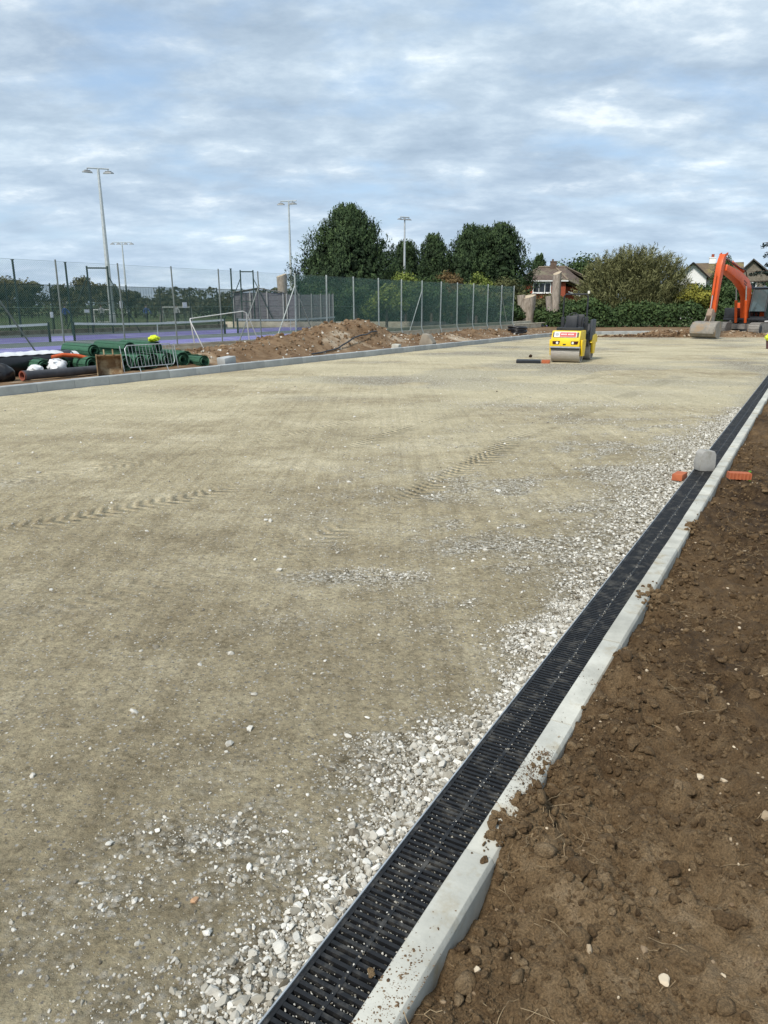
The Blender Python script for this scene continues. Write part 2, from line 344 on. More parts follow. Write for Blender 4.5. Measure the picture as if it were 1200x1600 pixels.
    vc = nd(nt, 'ShaderNodeSeparateColor'); L(vo.outputs['Color'], vc.inputs[0])
    chipc = ramp(vc.outputs[0], [(.2, (.2, .185, .16)), (.55, (.40, .38, .33)), (.85, (.62, .60, .55))])
    dist = ramp(vo.outputs['Distance'], [(.30, (1, 1, 1)), (.46, (0, 0, 0))])
    pick = ramp(vc.outputs[1], [(.80, (0, 0, 0)), (.83, (1, 1, 1))])
    cm = mix(1., dist, pick, 'MULTIPLY'); c = mix(cm, c, chipc)
    # crushed stone
    vo2 = nd(nt, 'ShaderNodeTexVoronoi'); vo2.inputs['Scale'].default_value = 34; L(g_.outputs['Position'], vo2.inputs['Vector'])
    vc2 = nd(nt, 'ShaderNodeSeparateColor'); L(vo2.outputs['Color'], vc2.inputs[0])
    st = ramp(vc2.outputs[0], [(.1, (.25, .22, .165)), (.5, (.50, .475, .405)), (.9, (.74, .72, .66))])
    edge = ramp(vo2.outputs['Distance'], [(.2, (1, 1, 1)), (.62, (.5, .46, .38))])
    st = mix(1., st, edge, 'MULTIPLY')
    gmask = ramp(at('gravel'), [(.12, (0, 0, 0)), (.85, (1, 1, 1))])
    sp = ramp(noise(14, 5, .7), [(.40, (0, 0, 0)), (.58, (1, 1, 1))])
    gm = mix(1., gmask, sp, 'MULTIPLY'); gm = mix(.5, gm, gmask); c = mix(gm, c, st)
    # disturbed damp soil in the tyre marks and damp brown smears
    wv_ = nd(nt, 'ShaderNodeMath'); wv_.operation = 'SINE'; sc_ = nd(nt, 'ShaderNodeMath'); sc_.operation = 'MULTIPLY'; L(at('arc'), sc_.inputs[0]); sc_.inputs[1].default_value = 2 * math.pi / .11; L(sc_.outputs[0], wv_.inputs[0])
    lug = ramp(wv_.outputs[0], [(.35, (0, 0, 0)), (.8, (1, 1, 1))])
    tm = mix(1., lug, ramp(at('track'), [(.1, (0, 0, 0)), (1, (.75, .75, .75))]), 'MULTIPLY'); c = mix(tm, c, (.20, .16, .10))
    dark_mask = ramp(noise(.9, 6, .65), [(.60, (0, 0, 0)), (.72, (.42, .42, .42))]); c = mix(dark_mask, c, (.19, .145, .092))
    c = mix(ramp(at('dark_mask'), [(0, (0, 0, 0)), (1, (1, 1, 1))]), c, mix(1., c, (.82, .81, .81), "MULTIPLY"))  # surface colour made darker towards the near end
    dm = ramp(at('pale_mask'), [(0, (0, 0, 0)), (1, (.48, .48, .48))]); c = mix(dm, c, mix(1., (.60, .54, .37), grain, 'MULTIPLY'))  # surface colour made paler and yellower towards the far end, in patches
    L(c, b.inputs['Base Color'])
    hsum = nd(nt, 'ShaderNodeMath'); hsum.operation = 'MULTIPLY_ADD'; L(noise(24, 9, .72), hsum.inputs[0]); hsum.inputs[1].default_value = 1.2
    lw = nd(nt, 'ShaderNodeMath'); lw.operation = 'MULTIPLY'; L(wv_.outputs[0], lw.inputs[0]); L(at('track'), lw.inputs[1]); L(lw.outputs[0], hsum.inputs[2])
    h2 = nd(nt, 'ShaderNodeMath'); h2.operation = 'SUBTRACT'; L(hsum.outputs[0], h2.inputs[0])
    gd = nd(nt, 'ShaderNodeMath'); gd.operation = 'MULTIPLY'; L(vo2.outputs['Distance'], gd.inputs[0]); L(gmask, gd.inputs[1]); L(gd.outputs[0], h2.inputs[1])
    bp = nd(nt, 'ShaderNodeBump'); bp.inputs['Distance'].default_value = .026; bp.inputs['Strength'].default_value = 1.; L(h2.outputs[0], bp.inputs['Height']); L(bp.outputs[0], b.inputs['Normal'])
    o = link('car_park_ground', me, m); tag(o, 'compacted beige stone fines of the unfinished car park', 'ground', None, 'structure')
build_park()
SOIL = attr_mat('topsoil', [(0, (.038, .0215, .0105)), (.42, (.172, .108, .053)), (.72, (.285, .192, .101)), (1, (.42, .31, .19))], .95, 'tint', 16., .34, .030, 95, fine=.38)
EARTH = attr_mat('clay_spoil', [(0, (.045, .027, .014)), (.4, (.145, .088, .046)), (.7, (.24, .163, .096)), (1, (.42, .35, .26))], .95, 'tint', 3.2, .38, .03, 14)
STONE = attr_mat('limestone', [(0, (.12, .10, .07)), (.32, (.33, .305, .25)), (.65, (.56, .535, .475)), (1, (.78, .755, .69))], .85, 'tint', 45., .16, .002, 160)
FLINT = attr_mat('field_stone', [(0, (.14, .09, .05)), (.5, (.34, .26, .17)), (1, (.62, .52, .38))], .8, 'tint', 40., .15)
GRASSM = P('field_grass', (.075, .125, .03), (.045, .075, .02), .95, .35, 8, .05, 3., coord='Object', c3=(.14, .13, .05), s3=.08, m3=(.5, .68))
def sheet(name, pts, z, mat, label=None, cat='ground', kind='structure', parent=None):
    me = bpy.data.meshes.new(name); me.from_pydata([(p[0], p[1], z) for p in pts], [], [tuple(range(len(pts)))])
    o = link(name, me, mat, parent)
    if parent is None: tag(o, label, cat, None, kind)
    return o
sheet('ground', [(-2500, -400), (2500, -400), (2500, 3500), (-2500, 3500)], -.12, GRASSM, 'wide grass field reaching the horizon')
# soil verge on the near side of the channel
SPILL = ((.93, .29, .10, .13), (1.12, .34, .09, .12), (3.40, .29, .075, .15), (.16, .38, .10, .16), (1.38, .33, .045, .06), (-.35, .34, .10, .2), (2.2, .42, .04, .12), (5.1, .36, .06, .15), (.6, .62, .05, .2))
def clod_field(s, t, cell, seed):
    x = s / cell; y = t / cell; xi = np.floor(x); yi = np.floor(y); best = np.zeros_like(x)
    for i in (-1, 0, 1):
        for j in (-1, 0, 1):
            a = xi + i; c = yi + j; px = a + hash2(a, c, seed); py = c + hash2(a, c, seed + 1); rr = .35 + .65 * hash2(a, c, seed + 2); on = hash2(a, c, seed + 3)
            q = ((x - px) ** 2 + (y - py) ** 2) / rr ** 2; best = np.maximum(best, np.sqrt(np.clip(1 - q, 0, 1)) * rr * (.25 + .75 * on))
    return best * cell
def z_soil(s, t):
    edge = np.exp(-np.maximum(t - .31, 0) / .25)
    z = -.012 - .045 * edge * (.15 + 1.1 * fbm(s * 1.3, s * 0 + 2, 2, 41)) - .02 * edge * (1 - sstep(.7, .9, s)) + .075 * sstep(.4, 2.5, t) + .16 * sstep(2, 7, t)
    z = z + .085 * (fbm(s * 2.2, t * 2.2, 4, 42) - .5)
    for sc, am, sd in ((5., .040, 43), (12., .022, 44), (27., .012, 45)):
        n = fbm(s * sc + t * 3, t * sc, 2, sd); z = z + am * (1 - np.abs(2 * n - 1) * 1.6 - .45)
    ws = s + .02 * fbm(s * 20, t * 20, 2, 57); wt = t + .02 * fbm(s * 20 + 5, t * 20, 2, 58)
    patch = sstep(.36, .58, fbm(s * 1.7, t * 1.7, 3, 59))
    for cell, am, sd in ((.22, .34, 79), (.12, .42, 81), (.06, .55, 84), (.03, .65, 87), (.017, .6, 90)): z = z + am * (.25 + .75 * patch) * clod_field(ws, wt, cell, sd)
    z = z - .050
    for ss, tt, h, r in SPILL: z = z + h * (.35 + 1.3 * fbm(s * 16, t * 16, 3, 97)) * np.exp(-((s - ss) ** 2 + (t - tt) ** 2) / r ** 2)
    return np.where(t < .318, np.minimum(z, .018), z) - .5 * (1 - sstep(.20, .235, t)) 
def build_soil():
    sv = [-2.6]
    while sv[-1] < 52: sv.append(sv[-1] + (.05 if sv[-1] < -1. else max(.0088, .0062 * (sv[-1] + 1.1))))
    tv = [.205]
    while tv[-1] < 14: tv.append(tv[-1] + (.0085 if tv[-1] < 1.4 else (tv[-1] - .9) * .045))
    S, T = np.meshgrid(np.array(sv), np.array(tv), indexing='ij'); Z = z_soil(S, T); XY = C(S, T)
    tint = .07 + .62 * fbm(S * 1.1, T * 1.3, 4, 47, .6) + .28 * (fbm(S * 12, T * 12, 3, 48) - .5) + .22 * (1 - sstep(.6, 3.0, S)) - .08 * sstep(2.5, 5, S)
    o = link('soil_verge', grid_mesh('soil_verge', XY[..., 0], XY[..., 1], Z, True, {'tint': tint}), SOIL)
    tag(o, 'dark brown cloddy topsoil beside the drainage kerb', 'soil', None, 'structure')
build_soil()
# clods, stones and root threads lying on that soil
def soil_clutter():
    n = 52000; s = -1.0 + 11 * rng.random(n) ** 1.9; t = .325 + rng.random(n) ** 1.15 * np.clip(.55 + .11 * (s + 1.2), .4, 1.8) * 1.5
    keep = fbm(s * 3, t * 3, 3, 52) + .25 * (rng.random(n) - .5) > .42; s, t = s[keep], t[keep]; n = len(s)
    r = np.clip(rng.lognormal(-5.30, .60, n), .0026, .036) * (1 + .05 * s); z = z_soil(s, t) + r * .42; xy = C(s, t); tone = .26 + .42 * rng.random(n) + .1 * (1 - sstep(.5, 3., s))
    for sel, tm, nm, lab in ((r > .0145, (T_CLOD, ICO2[1]), 'soil_clods', 'lumps of brown earth over the soil verge'), ((r > .0085) & (r <= .0145), (T_LO, ICO1[1]), 'soil_crumbs', 'walnut-sized crumbs of brown earth over the soil verge'), (r <= .0085, (T_OC, OCT[1]), 'soil_grains', 'fine grains of brown earth over the soil verge')):
        scatter(nm, np.column_stack([xy[sel], z[sel]]), r[sel], tm[0], tm[1], SOIL, lab, 'soil', tone[sel], .75, .8, nm == 'soil_clods')
    n = 85; s = -.8 + 5 * rng.random(n) ** 1.4; t = .40 + rng.random(n) * (.80 + .1 * s); xy = C(s, t); r = rng.uniform(.020, .062, n); V3, F3 = ico(3)
    T3 = []
    for k in range(10):
        V = facet(V3, 6, .0); nn = np.sin(V * 7 + k)[:, [1, 2, 0]] * .05 + np.sin(V * 17 + 2 * k)[:, [2, 0, 1]] * .035 + rng.normal(0, .018, V.shape); T3.append(V + nn)
    scatter('soil_lumps', np.column_stack([xy, z_soil(s, t) + r * .12]), r, T3, F3, SOIL, 'fist-sized broken lumps of earth half buried in the soil verge', 'soil', .36 + .3 * rng.random(n), .6, .5, False)
    n = 900; s = -1.2 + 15 * rng.random(n) ** 1.7; t = .34 + rng.random(n) * (.9 + .1 * s); xy = C(s, t); r = np.clip(rng.lognormal(-5.1, .5, n), .003, .018)
    scatter('soil_pebbles', np.column_stack([xy, z_soil(s, t) + r * .3]), r, T_LO, ICO1[1], FLINT, 'small pale pebbles scattered in the brown soil', 'pebbles', rng.random(n), .7, .5)
    # threads of dry root and straw
    mb = MB()
    for k in range(420):
        q = random.random()
        if q < .55: c = random.choice(((.9, .42), (1.05, .5), (.2, .5), (-.1, .45), (3.4, .5), (2.2, .7), (4.6, .7))); s0, t0 = random.gauss(c[0], .12), max(.34, random.gauss(c[1], .09))
        else: s0, t0 = random.uniform(-.9, 7), random.uniform(.36, 1.4)
        a = random.uniform(0, 6.28); ln = random.uniform(.03, .11); zz = float(z_soil(np.array(s0), np.array(t0))); p = C(s0, t0)
        pts = []; x, y, z = p[0], p[1], zz + .004
        for i in range(4):
            pts.append((x, y, z)); a += random.uniform(-.6, .6); x += math.cos(a) * ln / 3; y += math.sin(a) * ln / 3; z += random.uniform(-.006, .014)
        mb.tube(pts, random.uniform(.0007, .0014), 3, False)
    o = mb.build('dry_roots', P('straw', (.32, .24, .14), (.16, .11, .06), .9, 30)); tag(o, 'threads of dry root and straw lying on the soil verge', 'roots', None, 'stuff')
soil_clutter()
def single_stone(name, label, cat, x, y, z, r, mat, tint, seed, flat=.65, temps=None):
    global rng
    rng2 = rng; rng = np.random.default_rng(seed); V, F, nv = pieces(np.array([[0, 0, 0.]]), np.array([r]), temps or T_HI, ICO2[1], flat, .2); rng = rng2
    o = link(name, npmesh(name, V, F, False, np.full(nv, tint)), mat, None, (x, y, z)); return tag(o, label, cat)
def on_soil(s, t): p = C(s, t); return float(p[0]), float(p[1]), float(z_soil(np.array(s), np.array(t)))
# ---------------------------------------------------------------- drainage channel with slotted grates
GRATE_M = P('ductile_iron', (.014, .0145, .016), (.008, .0085, .0095), .55, 25, 5, .0006, 200, spec=.35, c3=(.085, .08, .07), s3=14, m3=(.50, .72), coord='Object')
GALV = P('galvanised_steel', (.55, .57, .58), (.38, .40, .41), .42, 12, 4, metal=.6)
ch = empty('drainage_channel', 'long black slotted drainage channel running along the concrete kerb', 'drain', (PC[0], PC[1], 0), RZC)
S0, S1 = -2.5, 50.5
mb = MB(); mb.box((.101, (S0 + S1) / 2, -.17), (.206, S1 - S0, .02)); mb.box((-.0035, (S0 + S1) / 2, -.0865), (.006, S1 - S0, .1465)); mb.box((.2055, (S0 + S1) / 2, -.0865), (.003, S1 - S0, .1465))
mb.build('trough', P('channel_concrete', (.035, .034, .032), (.02, .02, .019), .9, 8), ch)
mb = MB(); mb.box((-.0035, (S0 + S1) / 2, -.004), (.005, S1 - S0, .018)); mb.build('edge_rail', GALV, ch)
g = MB(); gl = .5
for x0, x1 in ((.0005, .0125), (.1035, .1165), (.1975, .2035)): g.box(((x0 + x1) / 2, gl / 2, -.011), (x1 - x0, gl - .003, .022))
for k in range(21):
    y = k * .025; wd = .0125 if 0 < k < 20 else .0062; y = y if 0 < k < 20 else (.0046 if k == 0 else gl - .0046)
    for x0, x1 in ((.0125, .1035), (.1165, .1975)): g.box(((x0 + x1) / 2, y, -.0160), (x1 - x0, wd, .030))
first = g.build('grate', GRATE_M, ch); first.location = (0, S0, 0)
for k in range(1, int((S1 - S0) / .5)):
    o = link('grate', first.data, None, ch, (0, S0 + .5 * k, random.uniform(-.0012, .0008)))
# ---------------------------------------------------------------- kerbs, stone by stone
KERB_M = P('kerb_concrete', (.54, .53, .465), (.37, .365, .32), .82, 5, 8, .0012, 90, rnd=.09, c3=(.33, .27, .17), s3=6, m3=(.55, .74), spec=.3)
KERB_L = P('kerb_concrete_weathered', (.42, .44, .44), (.33, .345, .345), .85, 3, 7, .0015, 60, rnd=.09, c3=(.24, .20, .14), s3=1.6, m3=(.62, .76), spec=.25)
kr = bpy.data.objects.new('kerb', None); col.objects.link(kr); kr.location = (PC[0], PC[1], 0); kr.rotation_euler = (0, 0, RZC)
tag(kr, 'pale concrete kerb laid flush along the drainage channel', 'kerb', None, 'structure')
b = MB(); b.prism([(.2075, -.2), (.310, -.2), (.310, .012), (.300, .03), (.2105, .03), (.2075, .027)], 0, .899)
k0 = b.build('kerb_stone', KERB_M, kr, bevel=.003); k0.location = (0, .802 - .905 * 3, 0)
for k in range(-2, 55):
    o = link('kerb_stone', k0.data, None, kr, (random.uniform(-.002, .002), .802 + .905 * k, random.uniform(-.003, .003)), (0, 0, random.uniform(-.0012, .0012)))
kl = bpy.data.objects.new('kerb', None); col.objects.link(kl); tag(kl, 'raised grey concrete kerb edging the car park, left side and far end', 'kerb', None, 'structure')
b = MB(); b.prism([(-.0625, -.15), (.0625, -.15), (.0625, .165), (.045, .18), (-.0625, .18)], -.4525, .4525)
kp = b.build('kerb_stone', KERB_L, kl, bevel=.004)
path = [LK(s, .0625) for s in np.arange(-12, 31.6, .02)]; p0 = path[-1]; p1 = np.array([11.2, 46.4]); p2 = np.array([15.6, 46.95])
path += [(1 - u) ** 2 * p0 + 2 * u * (1 - u) * p1 + u * u * p2 for u in np.linspace(0, 1, 400)[1:]] + [np.array([x, 46.95 + .02 * (x - 15.6)]) for x in np.arange(15.62, 36, .02)]
path = np.array(path); seg = np.r_[0, np.cumsum(np.hypot(*np.diff(path, axis=0).T))]
nk = int(seg[-1] / .912)
for k in range(nk):
    q = k * .912; a_ = np.array([np.interp(q, seg, path[:, 0]), np.interp(q, seg, path[:, 1])]); c_ = np.array([np.interp(q + .912, seg, path[:, 0]), np.interp(q + .912, seg, path[:, 1])])
    m_ = (a_ + c_) / 2; d_ = c_ - a_
    o = kp if k == 0 else link('kerb_stone', kp.data, None, kl)
    o.location = (m_[0], m_[1], random.uniform(-.006, .006)); o.rotation_euler = (0, 0, math.atan2(d_[1], d_[0]) - math.pi / 2 + math.pi * 0 + random.uniform(-.004, .004))
# ---------------------------------------------------------------- loose crushed stone
def loose_stone():
    def put(nm, n, s0, s1, d0, d1, lo, hi, mu, sg, tm, base, lab, pw=1., sink=.15, gp=1.3):
        s = s0 + (s1 - s0) * rng.random(n); d = d0 + (d1 - d0) * rng.random(n) ** pw; xy = C(s, -d); x, y = xy[:, 0], xy[:, 1]
        g = gravel(x, y); keep = rng.random(n) < base + (1 - base) * g ** gp; x, y, g, d = x[keep], y[keep], g[keep], d[keep]
        r = np.clip(rng.lognormal(mu, sg, len(x)) * (.75 + .45 * band(x, y)), lo, hi); z = z_park(x, y) + r * (.5 - sink) * .8 + (rng.random(len(x)) < .35) * band(x, y) * r * .5
        ok = d > r * .8 + .004; tint = np.clip(rng.normal(.41, .22, len(x)) + .08 * g, .02, 1)
        scatter(nm, np.column_stack([x, y, z])[ok], r[ok], tm[0], tm[1], STONE, lab, 'gravel', tint[ok], .68, .55)
    put('gravel', 52000, -1.3, 3.2, .006, 2.2, .0030, .0105, -5.15, .38, (T_LO, ICO1[1]), .010, 'small pale limestone chips along the nearest stretch of the drainage channel', 1.6, .42)
    put('coarse_gravel', 9000, -1.3, 3.2, .006, 1.5, .0095, .0260, -4.40, .34, (T_HI, ICO2[1]), .003, 'coarse pale limestone lumps along the nearest stretch of the drainage channel', 1.6, .34, 2.2)
    put('gravel', 60000, 3.0, 13.5, .006, 5.5, .006, .026, -4.60, .40, (T_OC, OCT[1]), .006, 'pale crushed limestone strewn beside the farther stretch of the drainage channel', 1.35, .3)
    put('gravel_grit', 84000, -1.3, 4.2, .004, 3.4, .0014, .0060, -5.85, .42, (T_OC, OCT[1]), .22, 'fine stone grit strewn over the beige fines near the camera', 1.15, .1)
    n = 2600; x = rng.uniform(-9, 8, n); y = 1.6 + 18 * rng.random(n) ** 1.4; s, t = Cst(x, y); ok = (t < -.3) & (x > -16.2 + .6 * y) & (np.abs(x) < .62 * y + .6); x, y = x[ok], y[ok]; r = np.clip(rng.lognormal(-4.6, .45, len(x)), .005, .03)
    scatter('stray_stones', np.column_stack([x, y, z_park(x, y) + r * .22]), r, T_LO, ICO1[1], STONE, 'single stones lying loose across the open beige surface', 'stones', np.clip(rng.normal(.55, .2, len(x)), 0, 1), .6, .4)
    # bits caught in the grate slots
    n = 6500; s = -1.2 + 9 * rng.random(n) ** 1.3; k = rng.integers(0, 2, n); t = np.where(k == 0, rng.uniform(.014, .112, n), rng.uniform(.105, .196, n)); s = (np.floor(s / .025) + .5) * .025 + rng.normal(0, .003, n)
    mid = rng.random(n) < .10; t = np.where(mid, rng.normal(.11, .006, n), t); r = np.clip(rng.lognormal(-5.85, .4, n), .0014, .0065); xy = C(s, t)
    scatter('grate_grit', np.column_stack([xy, np.where(mid, .001, -.008)]), r, T_OC, OCT[1], STONE, 'chips of stone caught in the grate slots', 'grit', rng.random(n) * .7, .7, .6)
loose_stone()
# ================================================================ STORAGE STRIP, SPOIL, COURT WALL
HEAPS = ((15.4, 2.3, .82, 2.3, 1.15), (17.6, 2.5, .50, 1.7, 1.2), (12.4, 2.2, .50, 2.2, 1.1), (9.4, 2.0, .40, 2.1, 1.1), (6.9, 2.4, .22, 1.3, 1.2), (20.5, 2.3, .34, 1.5, 1.1), (23.5, 2.2, .27, 1.7, 1.1), (26.8, 2.2, .38, 1.8, 1.0), (30, 2.0, .28, 2., .9), (34, 2.0, .25, 2.5, 1.0))
def z_strip(s, t):
    z = .10 + .03 * (fbm(s * .8, t * .8, 3, 61) - .5)
    hp = 0
    for a, c, h, rs, rt in HEAPS: hp = hp + h * np.exp(-np.abs((s - a) / rs) ** 2.2 - np.abs((t - c) / rt) ** 2.4)
    rough = np.clip(hp * 1.4, .08, 1)
    z = z + hp * (.82 + .36 * fbm(s * 1.1, t * 1.1, 3, 62)) + rough * (.20 * (fbm(s * 1.9, t * 1.9, 4, 63, .6) - .5) + .07 * (fbm(s * 9, t * 9, 2, 64) - .5))
    return np.where(t < .2, np.minimum(z, .16), z)
def build_strip():
    S, T = np.meshgrid(np.arange(-12, 44, .065), np.linspace(.126, 4.62, 72), indexing='ij'); Z = z_strip(S, T); XY = LK(S, T)
    tint = .30 + .4 * fbm(S * .9, T * .9, 4, 66) + .25 * (fbm(S * 6, T * 6, 3, 67) - .5) + .35 * sstep(.62, .74, fbm(S * .55 + 7, T * .8, 3, 68))
    o = link('spoil_heap', grid_mesh('spoil_heap', XY[..., 0], XY[..., 1], Z, True, {'tint': tint}), EARTH); tag(o, 'ridge of orange-brown clay spoil tipped behind the long kerb', 'spoil heap', None, 'structure')
    n = 5200; s = rng.uniform(5.5, 38, n); t = rng.uniform(.25, 4.4, n); z = z_strip(s, t); ok = z > .17 + .2 * rng.random(n); s, t, z = s[ok], t[ok], z[ok]; r = np.clip(rng.lognormal(-3.3, .55, len(s)), .012, .13)
    scatter('spoil_clods', np.column_stack([LK(s, t), z + r * .2]), r, T_LO, ICO1[1], EARTH, 'clods of clay and rubble over the spoil ridge', 'clods', np.clip(.25 + .5 * rng.random(len(s)), 0, 1), .8, .7)
    n = 900; s = rng.uniform(7, 36, n); t = rng.uniform(.25, 4, n); z = z_strip(s, t); r = np.clip(rng.lognormal(-3.6, .45, n), .015, .08)
    scatter('spoil_stones', np.column_stack([LK(s, t), z + r * .25]), r, T_LO, ICO1[1], STONE, 'pale stones mixed in the spoil ridge', 'stones', rng.random(n), .7, .6)
build_strip()
WALLM = P('old_concrete', (.60, .55, .43), (.42, .375, .28), .9, 2.2, 8, .006, 18, c3=(.27, .235, .17), s3=.9, m3=(.56, .72))
wl = empty('court_wall', 'low weathered concrete wall under the chain-link court fence', 'wall', (PL[0], PL[1], 0), RZL)
mb = MB()
s = -13.
mb.box((-4.72, 16, .19), (.16, 58, .50)); mb.build('wall_body', WALLM, wl, bevel=.012); mb = MB(); mb.box((-5.15, 33, .30), (.18, 22, .66)); mb.build('upper_wall', WALLM, wl, bevel=.012)
mb = MB()
for k in range(30):
    ln = 1.9; mb.box((-4.72, -12 + 1.93 * k + ln / 2, .455), (.20, ln, .06))
mb.build('coping', WALLM, wl, bevel=.01)
# --------------------------------------------------------- court surface
CT = P('court_asphalt_green', (.105, .13, .12), (.08, .10, .095), .9, 5, 5, coord='Object'); CP = P('court_purple_paint', (.185, .17, .40), (.15, .138, .335), .8, 3, 6, coord='Object', c3=(.25, .24, .44), s3=.5)
def lrect(s0, s1, t0, t1): return [LK(s0, t0), LK(s1, t0), LK(s1, t1), LK(s0, t1)]
ct = sheet('tennis_court', lrect(-14, 60, 4.80, 28.3), -.02, CT, 'hard tennis courts painted purple and grey-green')
sheet('purple_zone', lrect(-14, 58, 6.2, 15.6), -.014, CP, parent=ct); sheet('purple_zone', lrect(-14, 58, 19.3, 24.6), -.014, CP, parent=ct)
WHITE = P('white_paint', (.80, .80, .78), (.68, .68, .66), .5, 8, 4); LINE = P('court_line_paint', (.75, .75, .75), (.6, .6, .62), .8, 20)
for t_ in (7.2, 12.7, 22.4): sheet('court_line', lrect(-12, 56, t_, t_ + .06), -.008, LINE, parent=ct)
for s_ in (1.8, 10.0, 15.4, 24.3, 29.1, 37.6): sheet('court_line', lrect(s_, s_ + .06, 7.26, 22.4), -.0075, LINE, parent=ct)
sheet('grass_bank', lrect(-20, 70, 28.3, 62), -.03, P('pitch_grass', (.07, .115, .03), (.045, .07, .02), .95, 1.2, 8, .03, 9, coord='Object', c3=(.16, .16, .06), s3=.3), 'mown grass pitch beyond the tennis courts')
kb = MB(); kb.box((-28.4, 22, .10), (.22, 84, .26)); o = kb.build('edging_wall', P('rubble_edging', (.34, .30, .23), (.12, .11, .07), .95, 3, 8, .02, 9), None, noise=.02, sub=0, loc=(PL[0], PL[1], 0), rot=(0, 0, RZL)); tag(o, 'low stone edging along the far side of the tennis courts', 'wall')
# nets
DGREEN = P('dark_green_steel', (.012, .04, .032), (.008, .025, .02), .5, 10); NETM = P('net_black', (.015, .018, .018), None, .9, 10, alpha=.35)
for s0, s1, lab in ((1.9, 14.6, 'left tennis net, cut by the photo edge, with a dark right post'), (16.0, 27.0, 'middle tennis net with white band between two dark posts'), (28.2, 39.2, 'right tennis net in front of the grey boarded shed')):
    ne = empty('tennis_net', lab, 'net', L3(s0, 19.0, -.02), RZL, 'tennis nets'); ln = s1 - s0
    for y in (0, ln): q = MB(); q.tube([(0, y, 0), (0, y, .95)], .06, 8); q.build('post', DGREEN, ne)
    pts = [(0, ln * k / 16, .90 - .10 * math.sin(math.pi * k / 16)) for k in range(17)]
    q = MB(); n_ = len(pts)
    for a_, c_ in zip(pts, pts[1:]): q.add([(-.012, a_[1], a_[2] - .11), (.012, a_[1], a_[2] - .11), (.012, a_[1], a_[2]), (-.012, a_[1], a_[2]), (-.012, c_[1], c_[2] - .11), (.012, c_[1], c_[2] - .11), (.012, c_[1], c_[2]), (-.012, c_[1], c_[2])], [(0, 1, 5, 4), (1, 2, 6, 5), (2, 3, 7, 6), (3, 0, 4, 7)])
    q.build('head_band', WHITE, ne)
    q = MB()
    for a_, c_ in zip(pts, pts[1:]): q.add([(0, a_[1], .04), (0, c_[1], .04), (0, c_[1], c_[2] - .09), (0, a_[1], a_[2] - .09)], [(0, 1, 2, 3)])
    q.build('netting', NETM, ne)
    q = MB(); q.box((0, ln / 2, .40), (.02, .05, .80)); q.build('centre_strap', WHITE, ne)
# --------------------------------------------------------- chain-link fence
WIRE = P('fence_wire', (.25, .33, .30), (.16, .22, .20), .5, 10, metal=.3); BAY = 2.15; FZ0, FZ1 = .47, 2.88
def chain_mesh(name, wdt, hgt, cell, r):
    """two families of zig-zag wires woven into diamonds"""
    V = []; F = []
    nx = int(round(wdt / cell)); nz = int(round(hgt / cell)); cw = wdt / nx; chh = hgt / nz
    prof = [(math.cos(a), math.sin(a)) for a in (math.pi / 2, math.pi * 7 / 6, math.pi * 11 / 6)]
    for i in range(-nz, nx + 1):
        for sg in (1, -1):
            k0 = max(0, -i); k1 = min(nz, nx - i)
            if k1 <= k0: continue
            a_ = (i + k0) * cw; c_ = (i + k1) * cw; za = k0 * chh; zb = k1 * chh
            if sg < 0: za, zb = hgt - za, hgt - zb
            d = Vector((0, c_ - a_, zb - za)).normalized(); n = Vector((1, 0, 0)); b_ = d.cross(n); o = len(V)
            for p in ((0, a_, za), (0, c_, zb)):
                for px_, pz_ in prof: V.append((p[0] + (n * px_ + b_ * pz_).x * r, p[1] + (n * px_ + b_ * pz_).y * r, p[2] + (n * px_ + b_ * pz_).z * r))
            for k in range(3): F.append((o + k, o + (k + 1) % 3, o + 3 + (k + 1) % 3, o + 3 + k))
    me = bpy.data.meshes.new(name); me.from_pydata(V, [], F); return me
fence = empty('court_fence', 'tall chain-link fence on grey steel posts above the low court wall', 'fence', (PL[0], PL[1], 0), RZL)
cm = chain_mesh('chain_link', BAY, FZ1 - FZ0, .062, .0018)
SCREEN = P('green_windbreak', (.020, .135, .096), (.013, .095, .070), .8, 3, 5, coord='Object', alpha=.44, stretch=(1, 1, 6))
pm = MB(); pm.tube([(.10, 0, .12), (.10, 0, .34), (0, 0, .62), (0, 0, 2.95)], .033, 8); post0 = None
pmw = MB(); pmw.tube([(0, 0, .40), (0, 0, 2.95)], .023, 8)
POSTL = P('post_pale_steel', (.52, .56, .54), (.40, .44, .42), .5, 9, metal=.2); POSTD = P('post_dull_steel', (.24, .26, .25), (.17, .19, .18), .6, 9, metal=.2)
pa = pm.build('post', POSTL, fence, smooth=True); pb = pmw.build('post', POSTD, fence, smooth=True); useda = usedb = False
wob = {}
for n in range(-4, 18):
    y = 2.79 + BAY * n; late = n >= 6
    src = pa if late else pb
    o = src if (late and not useda) or (not late and not usedb) else link('post', src.data, None, fence)
    if late: useda = True
    else: usedb = True
    o.location = (-4.68, y, 0); o.rotation_euler = (random.uniform(-.012, .012), random.uniform(-.012, .012), 0)
    if n < 17:
        c_ = link('chain_link', cm, WIRE, fence, (-4.66, y, FZ0))
        if n >= 6:
            q = MB(); nn = 6
            for i in range(nn):
                y0, y1 = BAY * i / nn, BAY * (i + 1) / nn; q.add([(.02 + .012 * math.sin(i * 1.7), y0, .02), (.02 + .012 * math.sin(i * 1.7 + 1.7), y1, .02), (.02, y1, FZ1 - FZ0), (.02, y0, FZ1 - FZ0)], [(0, 1, 2, 3)])
            q.build('windbreak', SCREEN, fence, smooth=True, loc=(-4.72, y, FZ0))
q = MB(); ya, yb = 2.79 - BAY * 4, 2.79 + BAY * 17
for z in (FZ1 + .02, 1.68, FZ0 + .02): q.tube([(-4.65, ya, z), (-4.65, yb, z)], .005, 4)
q.build('line_wire', WIRE, fence)
